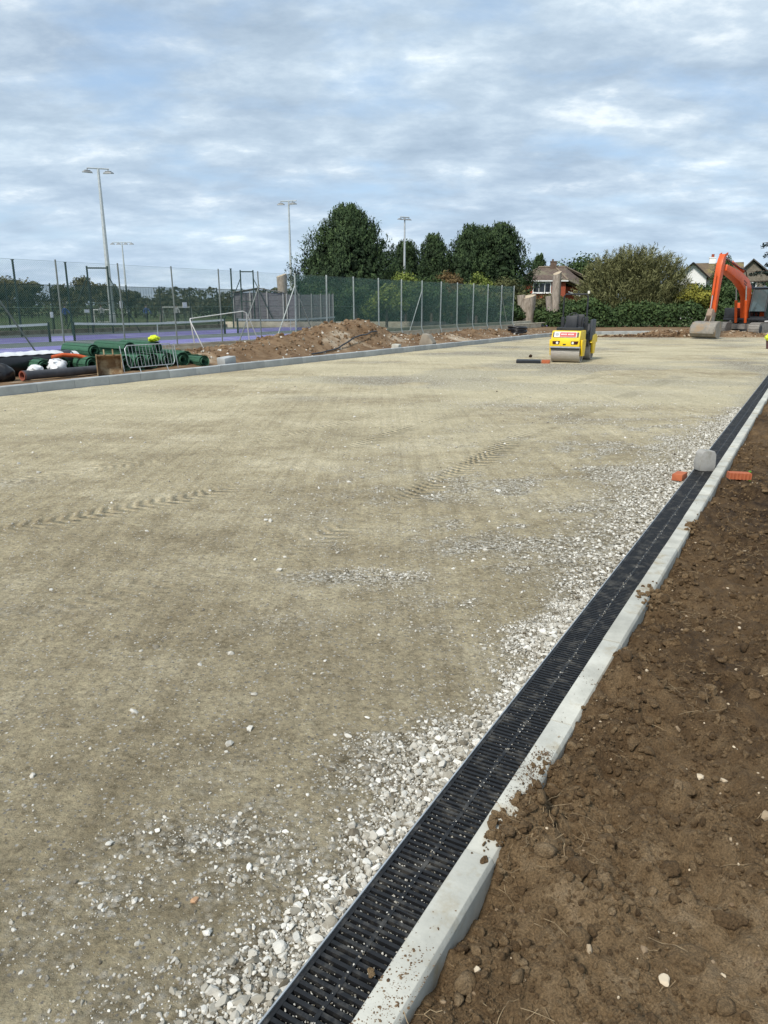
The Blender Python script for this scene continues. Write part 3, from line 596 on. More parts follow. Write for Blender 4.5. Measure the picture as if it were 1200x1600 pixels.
for n, sg, mt in ((6, -1, POSTL), (6, 1, POSTL), (11, -1, POSTL), (16, 1, POSTL), (5, -1, POSTD), (0, 1, POSTD)):
    y = 2.79 + BAY * n; q = MB(); q.tube([(-4.68, y, 2.45), (-4.68, y + sg * 1.25, .47)], .022, 6); q.build('brace', mt, fence, smooth=True)
# steel hoop and leaning white tube frame against the wall
o = MB(); o.tube([L3(-.2, 5.2, -.02), L3(-.2, 5.2, .55), L3(.0, 5.2, .68), L3(2.6, 5.2, .68), L3(2.85, 5.2, .55), L3(2.9, 5.2, -.02)], .025, 6); o = o.build('tube_barrier', POSTD, None, smooth=True); tag(o, 'low grey tube hoop behind the wall at the left edge', 'barrier')
gf = empty('goal_frame', 'white tubular goal frame leaning at the court wall', 'goal', L3(10.2, 4.35, 0), RZL)
q = MB(); q.tube([(0, 0, .12), (-.10, -.55, 1.24), (-.12, -.52, 1.30), (-.12, 2.1, 1.52), (-.10, 2.28, 1.46), (0, 2.9, .22)], .017, 8); q.build('front_frame', WHITE, gf, smooth=True)
for a_, c_ in (((-.10, -.53, 1.25), (-.22, -.30, .48)), ((-.10, 2.26, 1.45), (-.22, 2.5, .48))): q = MB(); q.tube([a_, c_], .02, 6); q.build('back_stay', WHITE, gf, smooth=True)
# --------------------------------------------------------- far side: green mesh fence, ball-stop frames, tall posts
FARS = P('far_green_mesh', (.018, .082, .058), (.012, .056, .040), .8, 2, 4, coord='Object', alpha=.52)
ff = empty('pitch_fence', 'dark green mesh fence on green posts beyond the tennis courts', 'fence', (PL[0], PL[1], 0), RZL)
fp = MB(); fp.box((0, 0, 1.5), (.07, .07, 3.1)); fp0 = fp.build('post', DGREEN, ff)
fq = MB(); fq.add([(0, 0, .1), (0, 3, .1), (0, 3, 2.95), (0, 0, 2.95)], [(0, 1, 2, 3)]); fq0 = fq.build('mesh_panel', FARS, ff)
fr = MB()
for z in (.12, 1.1, 2.0, 2.95): fr.box((0, 1.5, z), (.03, 3, .03))
for k in range(1, 12): fr.box((0, .25 * k, 1.5), (.012, .012, 2.85))
fr0 = fr.build('mesh_rails', DGREEN, ff)
for k in range(24):
    y = 4 + 3 * k
    for src, nm in ((fp0, 'post'), (fq0, 'mesh_panel'), (fr0, 'mesh_rails')):
        o = src if k == 0 else link(nm, src.data, None, ff)
        o.location = (-28.9, y, 0)
def ball_stop(s, t, h, wd, lab, brace=True):
    e_ = empty('ball_stop_frame', lab, 'frame', L3(s, t, 0), RZL - .9)
    for y in (0, wd): q = MB(); q.tube([(0, y, -.05), (0, y, h)], .055, 6); q.build('post', DGREEN, e_)
    q = MB(); q.tube([(0, 0, h - .12), (0, wd, h - .12)], .05, 6); q.tube([(0, 0, h * .45), (0, wd, h * .45)], .035, 6); q.build('crossbar', DGREEN, e_)
    if brace:
        for y, sg in ((0, -1), (wd, 1)): q = MB(); q.tube([(0, y, h * .86), (0, y + sg * 1.7, .0)], .035, 6); q.build('brace', DGREEN, e_)
ball_stop(23.5, 20.5 + 6.6, 4.1, 1.25, 'dark steel ball-stop frame with long side braces left of the shed')
ball_stop(38.2, 27.4, 4.4, 1.0, 'smaller dark steel ball-stop frame rising behind the grey shed', True)
for s_, t_, h, lab in ((17.5, 25.6, 4.15, 'tall dark green post left of the big floodlight mast'), (21.3, 26.2, 4.2, 'tall dark green post right of the big floodlight mast'), (36.0, 26.4, 4.4, 'tall dark green post just left of the grey shed'), ):
    q = MB(); q.tube([(0, 0, -.05), (0, 0, h)], .06, 8); q.box((0, 0, h), (.15, .15, .03)); o = q.build('fence_post', DGREEN, None, loc=L3(s_, t_, 0)); tag(o, lab, 'post', 'tall green posts')
for x, y, z, w_, h_, lab in ((-20.5, 47.0, 1.15, .2, .34, 'small white notice leftmost on the green pitch fence'), (-19.2, 49.3, 1.35, .38, .2, 'wide white notice on the green pitch fence left of the small goal'), (-17.6, 51.2, 1.75, .22, .45, 'tall white notice on the green pitch fence right of the big mast'), (-14.6, 56.0, 1.72, .42, .38, 'square white notice on the green pitch fence near the large goal')):
    e_ = empty('notice_plate', lab, 'sign', (x, y, 0), RZL, 'notices on the pitch fence')
    q = MB(); q.box((0, 0, z), (.02, w_, h_)); q.build('plate', WHITE, e_); q = MB(); q.tube([(-.03, 0, -.05), (-.03, 0, z + h_ / 2)], .025, 6); q.build('stake', DGREEN, e_)
# small goals on the pitch and players
for x, y, wd, h, lab in ((-29.3, 77, 2.0, 1.25, 'smaller white goal on the pitch beside the big mast'), (-22.6, 78, 2.9, 1.5, 'larger white goal on the pitch right of the players')):
    e_ = empty('football_goal', lab, 'goal', (x, y, 0), 0, 'white goals on the pitch')
    q = MB(); q.tube([(0, 0, 0), (0, 0, h), (wd, 0, h), (wd, 0, 0)], .07, 6); q.build('goal_mouth', WHITE, e_)
    q = MB(); q.tube([(0, 0, h), (.05, .7, .05), (wd - .05, .7, .05), (wd, 0, h)], .035, 5); q.build('back_frame', WHITE, e_)
    q = MB(); q.add([(0, 0, h), (wd, 0, h), (wd, .7, .05), (0, .7, .05)], [(0, 1, 2, 3)]); q.build('net', P('goal_net', (.5, .5, .5), None, .9, 9, alpha=.18), e_)
# ================================================================ VEGETATION
def leaf_mat(name, dark, mid, light):
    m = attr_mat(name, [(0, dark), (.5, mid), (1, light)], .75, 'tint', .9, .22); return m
LM = {'cypress': leaf_mat('cypress_leaf', (.010, .021, .008), (.032, .058, .020), (.085, .128, .042)),
      'ivy': leaf_mat('shrub_leaf', (.014, .028, .010), (.04, .072, .022), (.10, .145, .045)),
      'olive': leaf_mat('olive_leaf', (.028, .034, .012), (.075, .082, .030), (.155, .16, .065)),
      'willow': leaf_mat('willow_leaf', (.045, .050, .018), (.125, .128, .050), (.24, .235, .105)),
      'gold': leaf_mat('golden_leaf', (.05, .06, .01), (.17, .17, .025), (.36, .32, .05)),
      'lime': leaf_mat('lime_leaf', (.05, .07, .014), (.12, .16, .03), (.24, .27, .06)),
      'russet': leaf_mat('russet_leaf', (.05, .03, .012), (.13, .085, .035), (.20, .15, .06)),
      'cedar': leaf_mat('cedar_leaf', (.012, .022, .018), (.030, .048, .040), (.07, .095, .08)),
      'far': leaf_mat('far_hedge_leaf', (.026, .030, .012), (.075, .077, .034), (.14, .135, .062))}
BARK = P('bark', (.16, .125, .095), (.08, .06, .045), .95, 3, 7, .03, 8, stretch=(4, 4, 1))
def leaf_obj(name, Cc, Nn, size, asp, mat, parent, up=None, tint=None):
    n = len(Cc); Nn = Nn + rng.normal(0, .55, (n, 3)); Nn /= np.linalg.norm(Nn, axis=1)[:, None] + 1e-9
    ref = up if up is not None else rng.normal(size=(n, 3)); U = ref - (ref * Nn).sum(1)[:, None] * Nn; U /= np.linalg.norm(U, axis=1)[:, None] + 1e-9; W = np.cross(Nn, U)
    size = size * rng.uniform(.6, 1.35, n); a = U * (size * .5)[:, None]; c = W * (size * .5 * asp)[:, None]
    V = np.stack([Cc - a, Cc + c * .9 + a * .1, Cc + a, Cc - c * .9 - a * .05], 1).reshape(-1, 3); F = np.arange(4 * n).reshape(n, 4)
    if tint is None: tint = np.clip(rng.normal(.45, .2, n), 0, 1)
    return link(name, npmesh(name, V, F, False, np.repeat(tint, 4)), mat, parent)
def trunk(parent, h, r, limbs=5, spread=.5, name='trunk'):
    q = MB(); q.tube([(0, 0, -.25), (.03 * h * .2, 0, h * .3), (-.02 * h * .3, .02 * h, h * .65), (0, 0, h)], [r * 1.25, r, r * .75, r * .3], 9)
    for k in range(limbs):
        a = 2.4 * k + random.random(); z = h * random.uniform(.3, .75); ln = h * spread * random.uniform(.4, .8)
        q.tube([(0, 0, z), (math.cos(a) * ln * .5, math.sin(a) * ln * .5, z + ln * .45), (math.cos(a) * ln, math.sin(a) * ln, z + ln * .7)], [r * .5, r * .32, r * .12], 6)
    return q.build(name, BARK, parent, smooth=True)
def cypress(label, x, y, h, r, n=9000, z0=.0, mat='cypress', pw=1.9, ex=.6, size=.34, group='dark conifers behind the fence', name='conifer_tree', ell=1.):
    e_ = empty(name, label, 'tree', (x, y, 0), random.uniform(0, 6), group); sd = int(abs(x * 13 + y * 7)) % 97
    n = int(n * 1.6); k = 14; m = n // k; K = int(26 + 3.2 * h * r * .6); zb = (np.arange(K) + .5) / K; zb = np.clip(zb ** .92 + rng.normal(0, .02, K), .01, .985); ab = np.arange(K) * 2.39996 + rng.normal(0, .35, K)
    rb = r * np.clip(1 - zb ** pw, 0, 1) ** ex * (.66 + .56 * rng.random(K)); bl = (.34 + .10 * r) * rng.uniform(.8, 1.3, K)
    bi = rng.integers(0, K, m); core = rng.random(m) < .16; off = rng.normal(0, 1, (m, 3)) * np.stack([bl[bi] * .85, bl[bi] * .85, bl[bi] * .50], 1); q_ = np.where(core, rng.uniform(.1, .75, m), 1.)
    ctr = np.stack([rb[bi] * q_ * np.cos(ab[bi]), rb[bi] * q_ * np.sin(ab[bi]) * ell, z0 + (h - z0) * zb[bi]], 1) + off; ctr[:, 2] = np.clip(ctr[:, 2], .1, h * 1.0); zf = ctr[:, 2] / h
    mx = (r * 1.18 * np.clip(1.04 - zf ** pw, 0, 1) ** ex + .15) * (.66 + .62 * fbm(np.arctan2(ctr[:, 1], ctr[:, 0]) * 2.5 + 9, zf * 9, 3, sd)); hr = np.hypot(ctr[:, 0], ctr[:, 1]); f_ = np.minimum(1, mx / (hr + 1e-6)); ctr[:, 0] *= f_; ctr[:, 1] *= f_; an = np.arctan2(ctr[:, 1], ctr[:, 0])
    out = np.stack([np.cos(an), np.sin(an), np.zeros(m)], 1); d = out * (.75 - .5 * zf[:, None]) + np.array([0, 0, 1.]) * (.45 + .6 * zf[:, None]) + rng.normal(0, .22, (m, 3)); d /= np.linalg.norm(d, axis=1)[:, None]
    ln = rng.uniform(.35, 1.25, (m, 1)) * (.40 + .045 * h); tt = rng.uniform(-.45, .6, (m, k)); P_ = ctr[:, None, :] + d[:, None, :] * (tt * ln)[..., None] + rng.normal(0, 1, (m, k, 3)) * (.13 * (1.1 - np.abs(tt)))[..., None]
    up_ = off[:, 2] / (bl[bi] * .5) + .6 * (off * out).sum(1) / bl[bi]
    tint = np.clip(.30 + .13 * up_[:, None] + .22 * tt + .16 * (rng.random(K)[bi][:, None] - .5) - .25 * core[:, None] + rng.normal(0, .09, (m, k)), 0, 1)  # lit bough tops, shaded undersides and core are put into the leaf tone
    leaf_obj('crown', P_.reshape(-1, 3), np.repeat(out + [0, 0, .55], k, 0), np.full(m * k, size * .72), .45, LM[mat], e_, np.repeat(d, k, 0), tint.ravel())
    npl = int(10 + 2.2 * r * 2); zp = np.r_[rng.uniform(.35, .9, npl - 5), rng.uniform(.9, .99, 5)]; ap = rng.uniform(0, 6.283, npl); rp = r * np.clip(1 - zp ** pw, 0, 1) ** ex * .95; lp = rng.uniform(.6, 1.5, npl) * (.5 + .05 * h); kk = 110
    fz = rng.random((npl, kk)); wp = (.34 * (1 - fz) + .03) * rng.normal(0, 1, (npl, kk)); wq = (.34 * (1 - fz) + .03) * rng.normal(0, 1, (npl, kk))
    PP = np.stack([(rp * np.cos(ap))[:, None] + wp + .25 * fz * np.cos(ap)[:, None], (rp * np.sin(ap) * ell)[:, None] + wq + .25 * fz * np.sin(ap)[:, None], (z0 + (h - z0) * zp)[:, None] + (fz - .35) * lp[:, None]], -1).reshape(-1, 3)
    leaf_obj('plumes', PP, rng.normal(size=PP.shape), np.full(len(PP), size * .66), .42, LM[mat], e_, np.repeat([[0, 0, 1.]], len(PP), 0) + rng.normal(0, .4, PP.shape), np.clip(.35 + .25 * fz.ravel() + rng.normal(0, .1, len(PP)), 0, 1))
    # dense twig mass inside, so little sky shows through
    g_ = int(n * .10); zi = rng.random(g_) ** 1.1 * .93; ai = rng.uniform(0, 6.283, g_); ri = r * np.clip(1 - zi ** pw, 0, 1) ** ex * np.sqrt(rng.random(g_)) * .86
    leaf_obj('inner_foliage', np.stack([ri * np.cos(ai), ri * np.sin(ai) * ell, np.maximum(z0 + (h - z0) * zi, .1)], 1), np.stack([np.cos(ai), np.sin(ai), np.full(g_, .3)], 1), np.full(g_, size * 1.9), .7, LM[mat], e_, None, np.clip(rng.normal(.2, .1, g_), 0, 1))  # inner leaves toned dark: the crown's interior shade is in their colour
    trunk(e_, h * .8, .02 * h + .05, 4, .2); return e_
def broad(label, x, y, h, rx, ry, zb, n=7000, K=34, mat='ivy', size=.26, group=None, name='broadleaf_tree', cat='tree', asp=.7, tr=True):
    e_ = empty(name, label, cat, (x, y, 0), 0, group)
    u = rng.normal(size=(K, 3)); u /= np.linalg.norm(u, axis=1)[:, None]; u[:, 2] = np.abs(u[:, 2]) * 1.15 - .35; q = rng.uniform(.45, .92, K)
    hz = (h - zb) / 2; cen = u * q[:, None] * np.array([rx, ry, hz]) * .86; cen[:, 2] += zb + hz; cr = rng.uniform(.22, .42, K) * (rx + hz) / 2
    cen[:, 2] = np.minimum(cen[:, 2], h - cr * .6); cen[:, 2] = np.maximum(cen[:, 2], cr * .8)
    ki = rng.integers(0, K, n); v = rng.normal(size=(n, 3)); v /= np.linalg.norm(v, axis=1)[:, None]; rad = cr[ki] * np.clip(rng.normal(.85, .22, n), .15, 1.3)
    Pp = cen[ki] + v * rad[:, None] * np.array([1.1, 1.1, .85]); ok = Pp[:, 2] > .02; Pp, v, ki = Pp[ok], v[ok], ki[ok]
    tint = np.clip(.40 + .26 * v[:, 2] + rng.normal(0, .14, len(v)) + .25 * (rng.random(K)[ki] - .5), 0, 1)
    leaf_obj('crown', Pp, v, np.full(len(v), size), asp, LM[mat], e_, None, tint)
    if tr: trunk(e_, max(h * .7, .6), .018 * h + .04, 6, .35)
    return e_
def shoots(label, x, y, h, r, n=420, mat='willow', name='willow_tree', cat='tree', group=None):
    e_ = empty(name, label, cat, (x, y, 0), 0, group); Pp = []; Dd = []; Tt = []
    for i in range(n):
        a = random.uniform(0, 6.283); q = math.sqrt(random.random()); zf = random.uniform(.05, .80) ; rr = r * q * (1 - max(0, zf - .35) ** 1.5 * .9)
        p = np.array([rr * math.cos(a), rr * math.sin(a), h * zf * (1 - .25 * q)]); d = np.array([math.cos(a) * q * .55, math.sin(a) * q * .55, 1.0]) + np.random.default_rng(i).normal(0, .22, 3); d /= np.linalg.norm(d)
        ln = random.uniform(.12, .22) * h * (1.25 if random.random() < .08 else 1)
        k = 40; t = rng.random(k); c = p + np.outer(t * ln, d) + rng.normal(0, .17, (k, 3)) * (1 - .5 * t[:, None]); Pp.append(c); Dd.append(np.repeat((d + [0, 0, .0])[None], k, 0)); Tt.append(np.clip(.26 + .34 * t + .3 * (random.random() - .5) + rng.normal(0, .12, k), 0, 1))
    Pp = np.concatenate(Pp); Dd = np.concatenate(Dd); Tt = np.concatenate(Tt); ok = Pp[:, 2] > .03
    leaf_obj('crown', Pp[ok], rng.normal(size=(ok.sum(), 3)), np.full(ok.sum(), .34), .17, LM[mat], e_, Dd[ok] + rng.normal(0, .35, (ok.sum(), 3)), Tt[ok]); trunk(e_, h * .6, .16, 8, .5); return e_
def hedge(label, x0, y0, x1, y1, h, wd, n, mat='ivy', name='hedge', size=.2):
    e_ = empty(name, label, 'hedge', (x0, y0, 0), math.atan2(y1 - y0, x1 - x0)); ln = math.hypot(x1 - x0, y1 - y0)
    xx = rng.random(n) * ln; yy = (rng.random(n) - .5) * wd; top = h * (.55 + .75 * fbm(xx * .8, xx * 0, 3, int(abs(x0)) + 5)) ; zz = top * rng.random(n) ** .6
    face = rng.random(n); yy = np.where(face < .5, -wd / 2 + rng.normal(0, .14, n), yy); zz = np.where(face > .72, top + rng.normal(0, .12, n), zz)
    Nn = np.stack([rng.normal(0, .4, n), np.where(face < .5, -1., .0), np.where(face > .72, 1., .35)], 1)
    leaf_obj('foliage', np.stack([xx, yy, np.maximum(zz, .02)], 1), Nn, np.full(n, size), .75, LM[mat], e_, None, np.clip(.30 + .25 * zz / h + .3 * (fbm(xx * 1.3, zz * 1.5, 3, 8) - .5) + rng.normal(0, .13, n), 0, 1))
    q = MB()
    for k in range(int(ln / 1.4)): q.tube([(k * 1.4 + .5, 0, -.1), (k * 1.4 + .6, .05, h * .6)], [.05, .02], 5)
    q.build('stems', BARK, e_, smooth=True)['kind'] = 'stuff'; return e_
cypress('huge dark domed conifer towering over the court fence', -3.4, 75, 10.4, 6.7, 32000, .2, pw=1.55, ex=.85)
cypress('dark pointed conifer just right of the huge domed one', 2.4, 84, 8.0, 3.7, 12000, pw=1.7, ex=.85)
cypress('slim dark conifer behind the white floodlight mast', 5.6, 88, 9.0, 3.6, 12000, pw=1.6, ex=.85)
cypress('left end of the broad dark conifer clump', 8.9, 80, 9.1, 3.5, 15000, pw=2.2, ex=.75)
cypress('right end of the broad dark conifer clump', 12.1, 80.5, 9.4, 3.6, 16000, pw=2.2, ex=.75)
cypress('middle of the broad dark conifer clump, slightly behind', 10.5, 82, 9.2, 3.4, 12000, pw=2.2, ex=.75)
cypress('small bright green conifer above the brick house roof', 23.2, 116, 8.6, 3.0, 6000, mat='ivy', pw=1.2, ex=.9)
BUSH = 'bushes behind the windbreak fence'
for lab, x, y, h, rx, mat, n in (('bright yellow-green bush below the white mast', 2.0, 70, 5.2, 2.0, 'lime', 4200), ('deep green bush right of the yellow-green one', 4.3, 69, 4.9, 1.7, 'ivy', 3800), ('russet brown shrub showing above the fence top', 6.4, 72, 5.6, 2.2, 'russet', 4600),
                                ('lime-tinted shrub beside the russet one', 8.6, 71, 5.4, 2.0, 'lime', 4200), ('olive shrub between lime shrub and the stumps', 11.3, 72, 4.9, 2.3, 'olive', 4600), ('grey-green bush low against the fence mesh', 7.2, 64, 3.7, 2.2, 'willow', 4000),
                                ('pale leafy bush behind the left end of the windbreak', 0.2, 58, 3.5, 1.7, 'lime', 3800), ('dark leafy bush in the middle of the windbreak', 3.0, 60, 3.6, 2.2, 'ivy', 4200), ('broad dark bush behind the right of the windbreak', 6.6, 60, 3.4, 2.4, 'ivy', 4400), ('dark bush under the huge conifer', -2.4, 66, 3.8, 2.6, 'ivy', 4600), ('dark bush beside the shed screen', -6.0, 70, 4.2, 2.6, 'ivy', 4200),
                                ('olive bush at the right end of the fence', 10.0, 61, 3.3, 1.7, 'olive', 4200), ('tall olive hedge bush behind the split stump', 12.8, 68, 3.0, 2.2, 'olive', 5200), ('rounded olive bush between the two stumps', 15.6, 72, 3.0, 1.9, 'olive', 4200), ('low dark bush left of the split stump', 9.6, 57.5, 2.0, 1.1, 'ivy', 2600)):
    broad(lab, x, y, h, rx, rx * .8, .1, n, 22, mat, .22, BUSH, 'bush', 'bush')
broad('green bush hiding the foot of the brick house', 18.3, 78, 2.8, 1.7, 1.6, .1, 4600, 20, 'ivy', .2, 'bushes below the brick house', 'bush', 'bush'); broad('dark bush right of the roller roof bar', 21.2, 78, 2.6, 1.8, 1.6, .1, 4200, 20, 'ivy', .22, 'bushes below the brick house', 'bush', 'bush')
broad('dark round tree behind the brick house', 25.6, 104, 9.0, 4.3, 4, 1.0, 9000, 40, 'ivy', .34); broad('dull green tree behind the willow', 29.5, 98, 8.4, 3.8, 3.5, .8, 8000, 36, 'olive', .32)
shoots('big wispy grey-green willow left of the excavator', 20.9, 64.5, 7.3, 4.3, 1250); shoots('lower thicket at the right foot of the big willow', 22.6, 64, 4.0, 1.9, 300)
broad('rounded golden yellow bush in front of the white house', 25.3, 62, 3.6, 1.9, 1.7, .15, 7000, 26, 'gold', .2, None, 'bush', 'bush')
broad('dark shrub between golden bush and excavator arm', 27.2, 66, 3.9, 1.9, 1.6, .1, 4200, 22, 'ivy', .22, None, 'bush', 'bush'); broad('dark green tree framed by the excavator boom', 28.6, 63, 3.9, 2.3, 1.8, .1, 6000, 26, 'ivy', .22, None, 'bush', 'bush'); broad('green shrub behind the excavator cab', 31.8, 62, 4.2, 2.4, 1.8, .1, 5000, 24, 'ivy', .22, None, 'bush', 'bush')
cypress('pointed green conifer right of the excavator boom', 33.5, 76, 5.9, 1.9, 6000, mat='ivy', pw=1.3, ex=.8, size=.26)
hedge('dark green hedge along the far end of the car park', 13.2, 56.6, 31.5, 58.5, 1.65, 1.6, 17000, 'ivy'); hedge('dark hedge carrying on behind the excavator to the right', 31.8, 58.6, 60, 61, 1.8, 1.6, 12000, 'ivy'); hedge('low scrubby hedge beside the split tree stump', 10.4, 59.6, 14.6, 57.8, 1.35, 1.2, 4200, 'ivy')
# cedar at the right edge: flat layered boughs
ce = empty('cedar_tree', 'dark cedar with flat layered boughs at the right edge', 'tree', (37.6, 70, 0)); Pp = []; Tt = []; q = MB(); q.tube([(0, 0, -.2), (0, 0, 4), (.1, 0, 9.5)], [.5, .4, .12], 9)
for k in range(36):
    z = 1.9 + 7.0 * k / 36; a = 2.4 * k + .4; ln = (6.3 - .40 * z) * random.uniform(.75, 1.12); dx, dy = math.cos(a), math.sin(a)
    q.tube([(0, 0, z - .3), (dx * ln * .5, dy * ln * .5, z + .15), (dx * ln, dy * ln, z + .1)], [.13, .08, .02], 5)
    m = 420; t = rng.random(m) ** .7; w_ = .75 * (1.15 - t * .7); lat = rng.normal(0, 1, m) * w_ * .6; Pp.append(np.stack([dx * ln * t - dy * lat, dy * ln * t + dx * lat, z + .12 + rng.normal(0, .09, m) - .22 * np.abs(lat) - .25 * t ** 3], 1)); Tt.append(np.clip(rng.normal(.42, .2, m), 0, 1))
q.build('trunk', BARK, ce, smooth=True); Pp = np.concatenate(Pp); leaf_obj('crown', Pp, np.repeat([[0, 0, 1.]], len(Pp), 0), np.full(len(Pp), .24), .5, LM['cedar'], ce, None, np.concatenate(Tt))
# tree line beyond the pitch
hz = [(-62 + 3.7 * k, 112 + 2 * math.sin(k * 1.7)) for k in range(22)]
hh = [6.0, 5.4, 6.1, 5.7, 5.3, 6.2, 5.2, 4.4, 3.7, 3.1, 2.8, 2.7, 2.9, 3.6, 4.5, 5.0, 4.9, 5.3, 5.5, 5.6, 5.2, 5.0]
for k, ((x, y), h) in enumerate(zip(hz, hh)):
    nth = ('first second third fourth fifth sixth seventh eighth ninth tenth eleventh twelfth thirteenth fourteenth fifteenth sixteenth seventeenth eighteenth nineteenth twentieth twenty-first twenty-second').split()[k]
    broad('olive hedgerow tree beyond the pitch, %s counted from the left' % nth, x, y, h * random.uniform(.96, 1.08), 2.7, 2.2, .2, 2600, 18, 'far', .40, 'hedgerow trees beyond the pitch', 'hedgerow_tree', 'tree', tr=True)
hedge('low dark hedge line at the foot of the hedgerow trees', -66, 110, 22, 112, 2.5, 2, 12000, 'far', size=.42)
hedge('far dark hedge closing the view beyond the houses', -40, 135, 75, 130, 4.2, 3, 12000, 'far', size=.5)
# pollarded stumps
def stump(label, x, y, h, r0, r1, lean, arms=(), seed=1):
    e_ = empty('tree_stump', label, 'stump', (x, y, 0), 0, 'pollarded stumps'); nn = 22; V = []; rg = np.random.default_rng(seed); rows = 12
    for i in range(rows + 1):
        f = i / rows; rr = r0 + (r1 - r0) * f + r0 * .35 * max(0, .12 - f) / .12
        for k in range(nn):
            a = 2 * math.pi * k / nn; g_ = 1 - .20 * math.exp(-((((a - 4.4 + math.pi) % (2 * math.pi)) - math.pi) / .30) ** 2) + .05 * math.sin(3 * a + 1) + .035 * math.sin(7 * a + f * 3)
            V.append((rr * g_ * math.cos(a) + lean * f, rr * g_ * math.sin(a), -.1 + (h + .1) * f + (.16 * math.sin(a * 1.0 + 1) if i == rows else 0)))
    F = [(i * nn + k, i * nn + (k + 1) % nn, (i + 1) * nn + (k + 1) % nn, (i + 1) * nn + k) for i in range(rows) for k in range(nn)]
    q = MB(); q.add(V, F); q.build('trunk', P('stump_bark', (.42, .36, .29), (.22, .18, .14), .95, 2.5, 7, .03, 7, stretch=(4, 4, 1)), e_, smooth=True)
    q = MB(); q.add(V[-nn:] + [(lean, 0, h + .05)], [(k, (k + 1) % nn, nn) for k in range(nn)]); q.build('cut_face', P('cut_wood', (.52, .43, .31), (.40, .32, .22), .9, 5), e_)
    for p0, p1, r in arms:
        q = MB(); q.tube([p0, p1], [r * 1.15, r], 10); q.build('limb_stub', MATS['stump_bark'], e_, smooth=True)
stump('thick split tree stump near the end of the court fence', 10.95, 58.5, 2.35, .52, .60, .02, (((-.22, -.12, -.1), (-.52, -.15, 2.45), .30),), 3)
stump('tall bare pollard trunk in front of the brick house', 14.75, 66, 4.35, .44, .34, .05, (((-.25, -.1, -.1), (-.62, -.15, 2.45), .27), ((.1, 0, 3.6), (.5, 0, 4.0), .10)), 4)
stump('pale pollard trunk rising above the grey shed', -8.8, 67, 4.2, .36, .44, -.1, (), 5)
# ================================================================ BUILDINGS
BRICK = P('red_brick', (.36, .085, .042), (.25, .06, .032), .9, 9, 6, .004, 60); TILE = P('roof_tile', (.150, .108, .085), (.085, .062, .05), .85, 2.5, 8, .03, 14, c3=(.17, .15, .10), s3=.6, stretch=(1, 1, 2.5)); RIDGE = P('ridge_tile', (.27, .22, .16), (.18, .14, .10), .9, 6)
GLASS = P('window_glass', (.02, .025, .03), (.012, .014, .018), .08, 2, 3, spec=.6); RENDER = P('white_render', (.86, .86, .84), (.80, .80, .78), .85, 1.5, 6); TIMBER = P('black_timber', (.018, .016, .015), None, .7, 8)
def window(parent, x, z, wd, ht, y, cols=2, frame=None):
    f = MB(); t = .11; fr = frame or WHITE
    for a_ in (-wd / 2, wd / 2): f.box((x + a_, y - .05, z), (t, .12, ht + t))
    for c_ in (-ht / 2, ht / 2): f.box((x, y - .05, z + c_), (wd - t, .12, t))
    for k in range(1, cols): f.box((x - wd / 2 + wd * k / cols, y - .05, z), (.07, .10, ht - t))
    o = f.build('window', fr, parent); q = MB(); q.box((x, y - .012, z), (wd - t, .03, ht - t)); q.build('pane', GLASS, o); q = MB(); q.box((x, y - .11, z - ht / 2 - .09), (wd + .3, .22, .07)); q.build('sill', fr, o)
def roof_slab(parent, name, quads, mat, th=.12):
    q = MB()
    for f in quads:
        n = (Vector(f[1]) - Vector(f[0])).cross(Vector(f[2]) - Vector(f[0])).normalized()
        if n.z < 0: n = -n
        k = len(f); q.add([tuple(Vector(p)) for p in f] + [tuple(Vector(p) - n * th) for p in f], [tuple(range(k)), tuple(reversed(range(k, 2 * k)))] + [(i, (i + 1) % k, (i + 1) % k + k, i + k) for i in range(k)])
    return q.build(name, mat, parent)
hs = empty('brick_house', 'red brick house with hipped brown tile roof behind the stumps', 'house', (17.1, 95, 0), -.16)
q = MB(); q.box((2.6, 3.5, 2.3), (5.2, 7, 4.8)); q.box((5.9, 4.6, 1.9), (4.6, 6, 4.0)); q.build('wall', BRICK, hs)
rf = roof_slab(hs, 'roof', [[(-.4, -.4, 4.62), (5.4, -.4, 4.62), (4.0, 3.2, 6.25), (2.0, 3.2, 6.25)], [(-.4, -.4, 4.62), (2.0, 3.2, 6.25), (2.0, 4.5, 6.25), (-.4, 7.4, 4.62)], [(2.0, 3.3, 6.25), (5.6, 3.3, 6.25), (5.6, 7.4, 4.6), (-.4, 7.4, 4.62)],
                            [(5.4, -.4, 4.62), (9.0, 1.4, 3.2), (5.2, 3.2, 6.3), (4.0, 3.2, 6.25)], [(5.2, 3.2, 6.3), (8.6, 5.0, 4.75), (8.6, 7.4, 4.0), (5.2, 7.4, 6.2)], [(5.3, 1.0, 4.4), (5.3, 4.4, 6.3), (9.6, 4.6, 3.3), (9.6, 1.0, 2.5)]], TILE)
q = MB()
for a_, c_ in (((-.4, -.42, 4.66), (2.0, 3.2, 6.32)), ((2.0, 3.2, 6.32), (5.2, 3.2, 6.36)), ((5.4, -.42, 4.66), (4.0, 3.2, 6.32)), ((5.2, 3.2, 6.36), (8.7, 5.0, 4.85)), ((5.3, 1.0, 4.48), (9.6, 1.0, 2.58))): q.tube([a_, c_], .10, 6)
q.build('ridge', RIDGE, rf)['kind'] = 'stuff'
q = MB(); q.box((3.75, 3.2, 6.4), (.75, .8, 1.0)); q.box((3.75, 3.2, 6.95), (.85, .9, .1)); q.tube([(3.65, 3.2, 6.95), (3.65, 3.2, 7.25)], .12, 8); q.build('chimney', P('chimney_brick', (.16, .11, .08), (.10, .07, .05), .9, 6), rf)
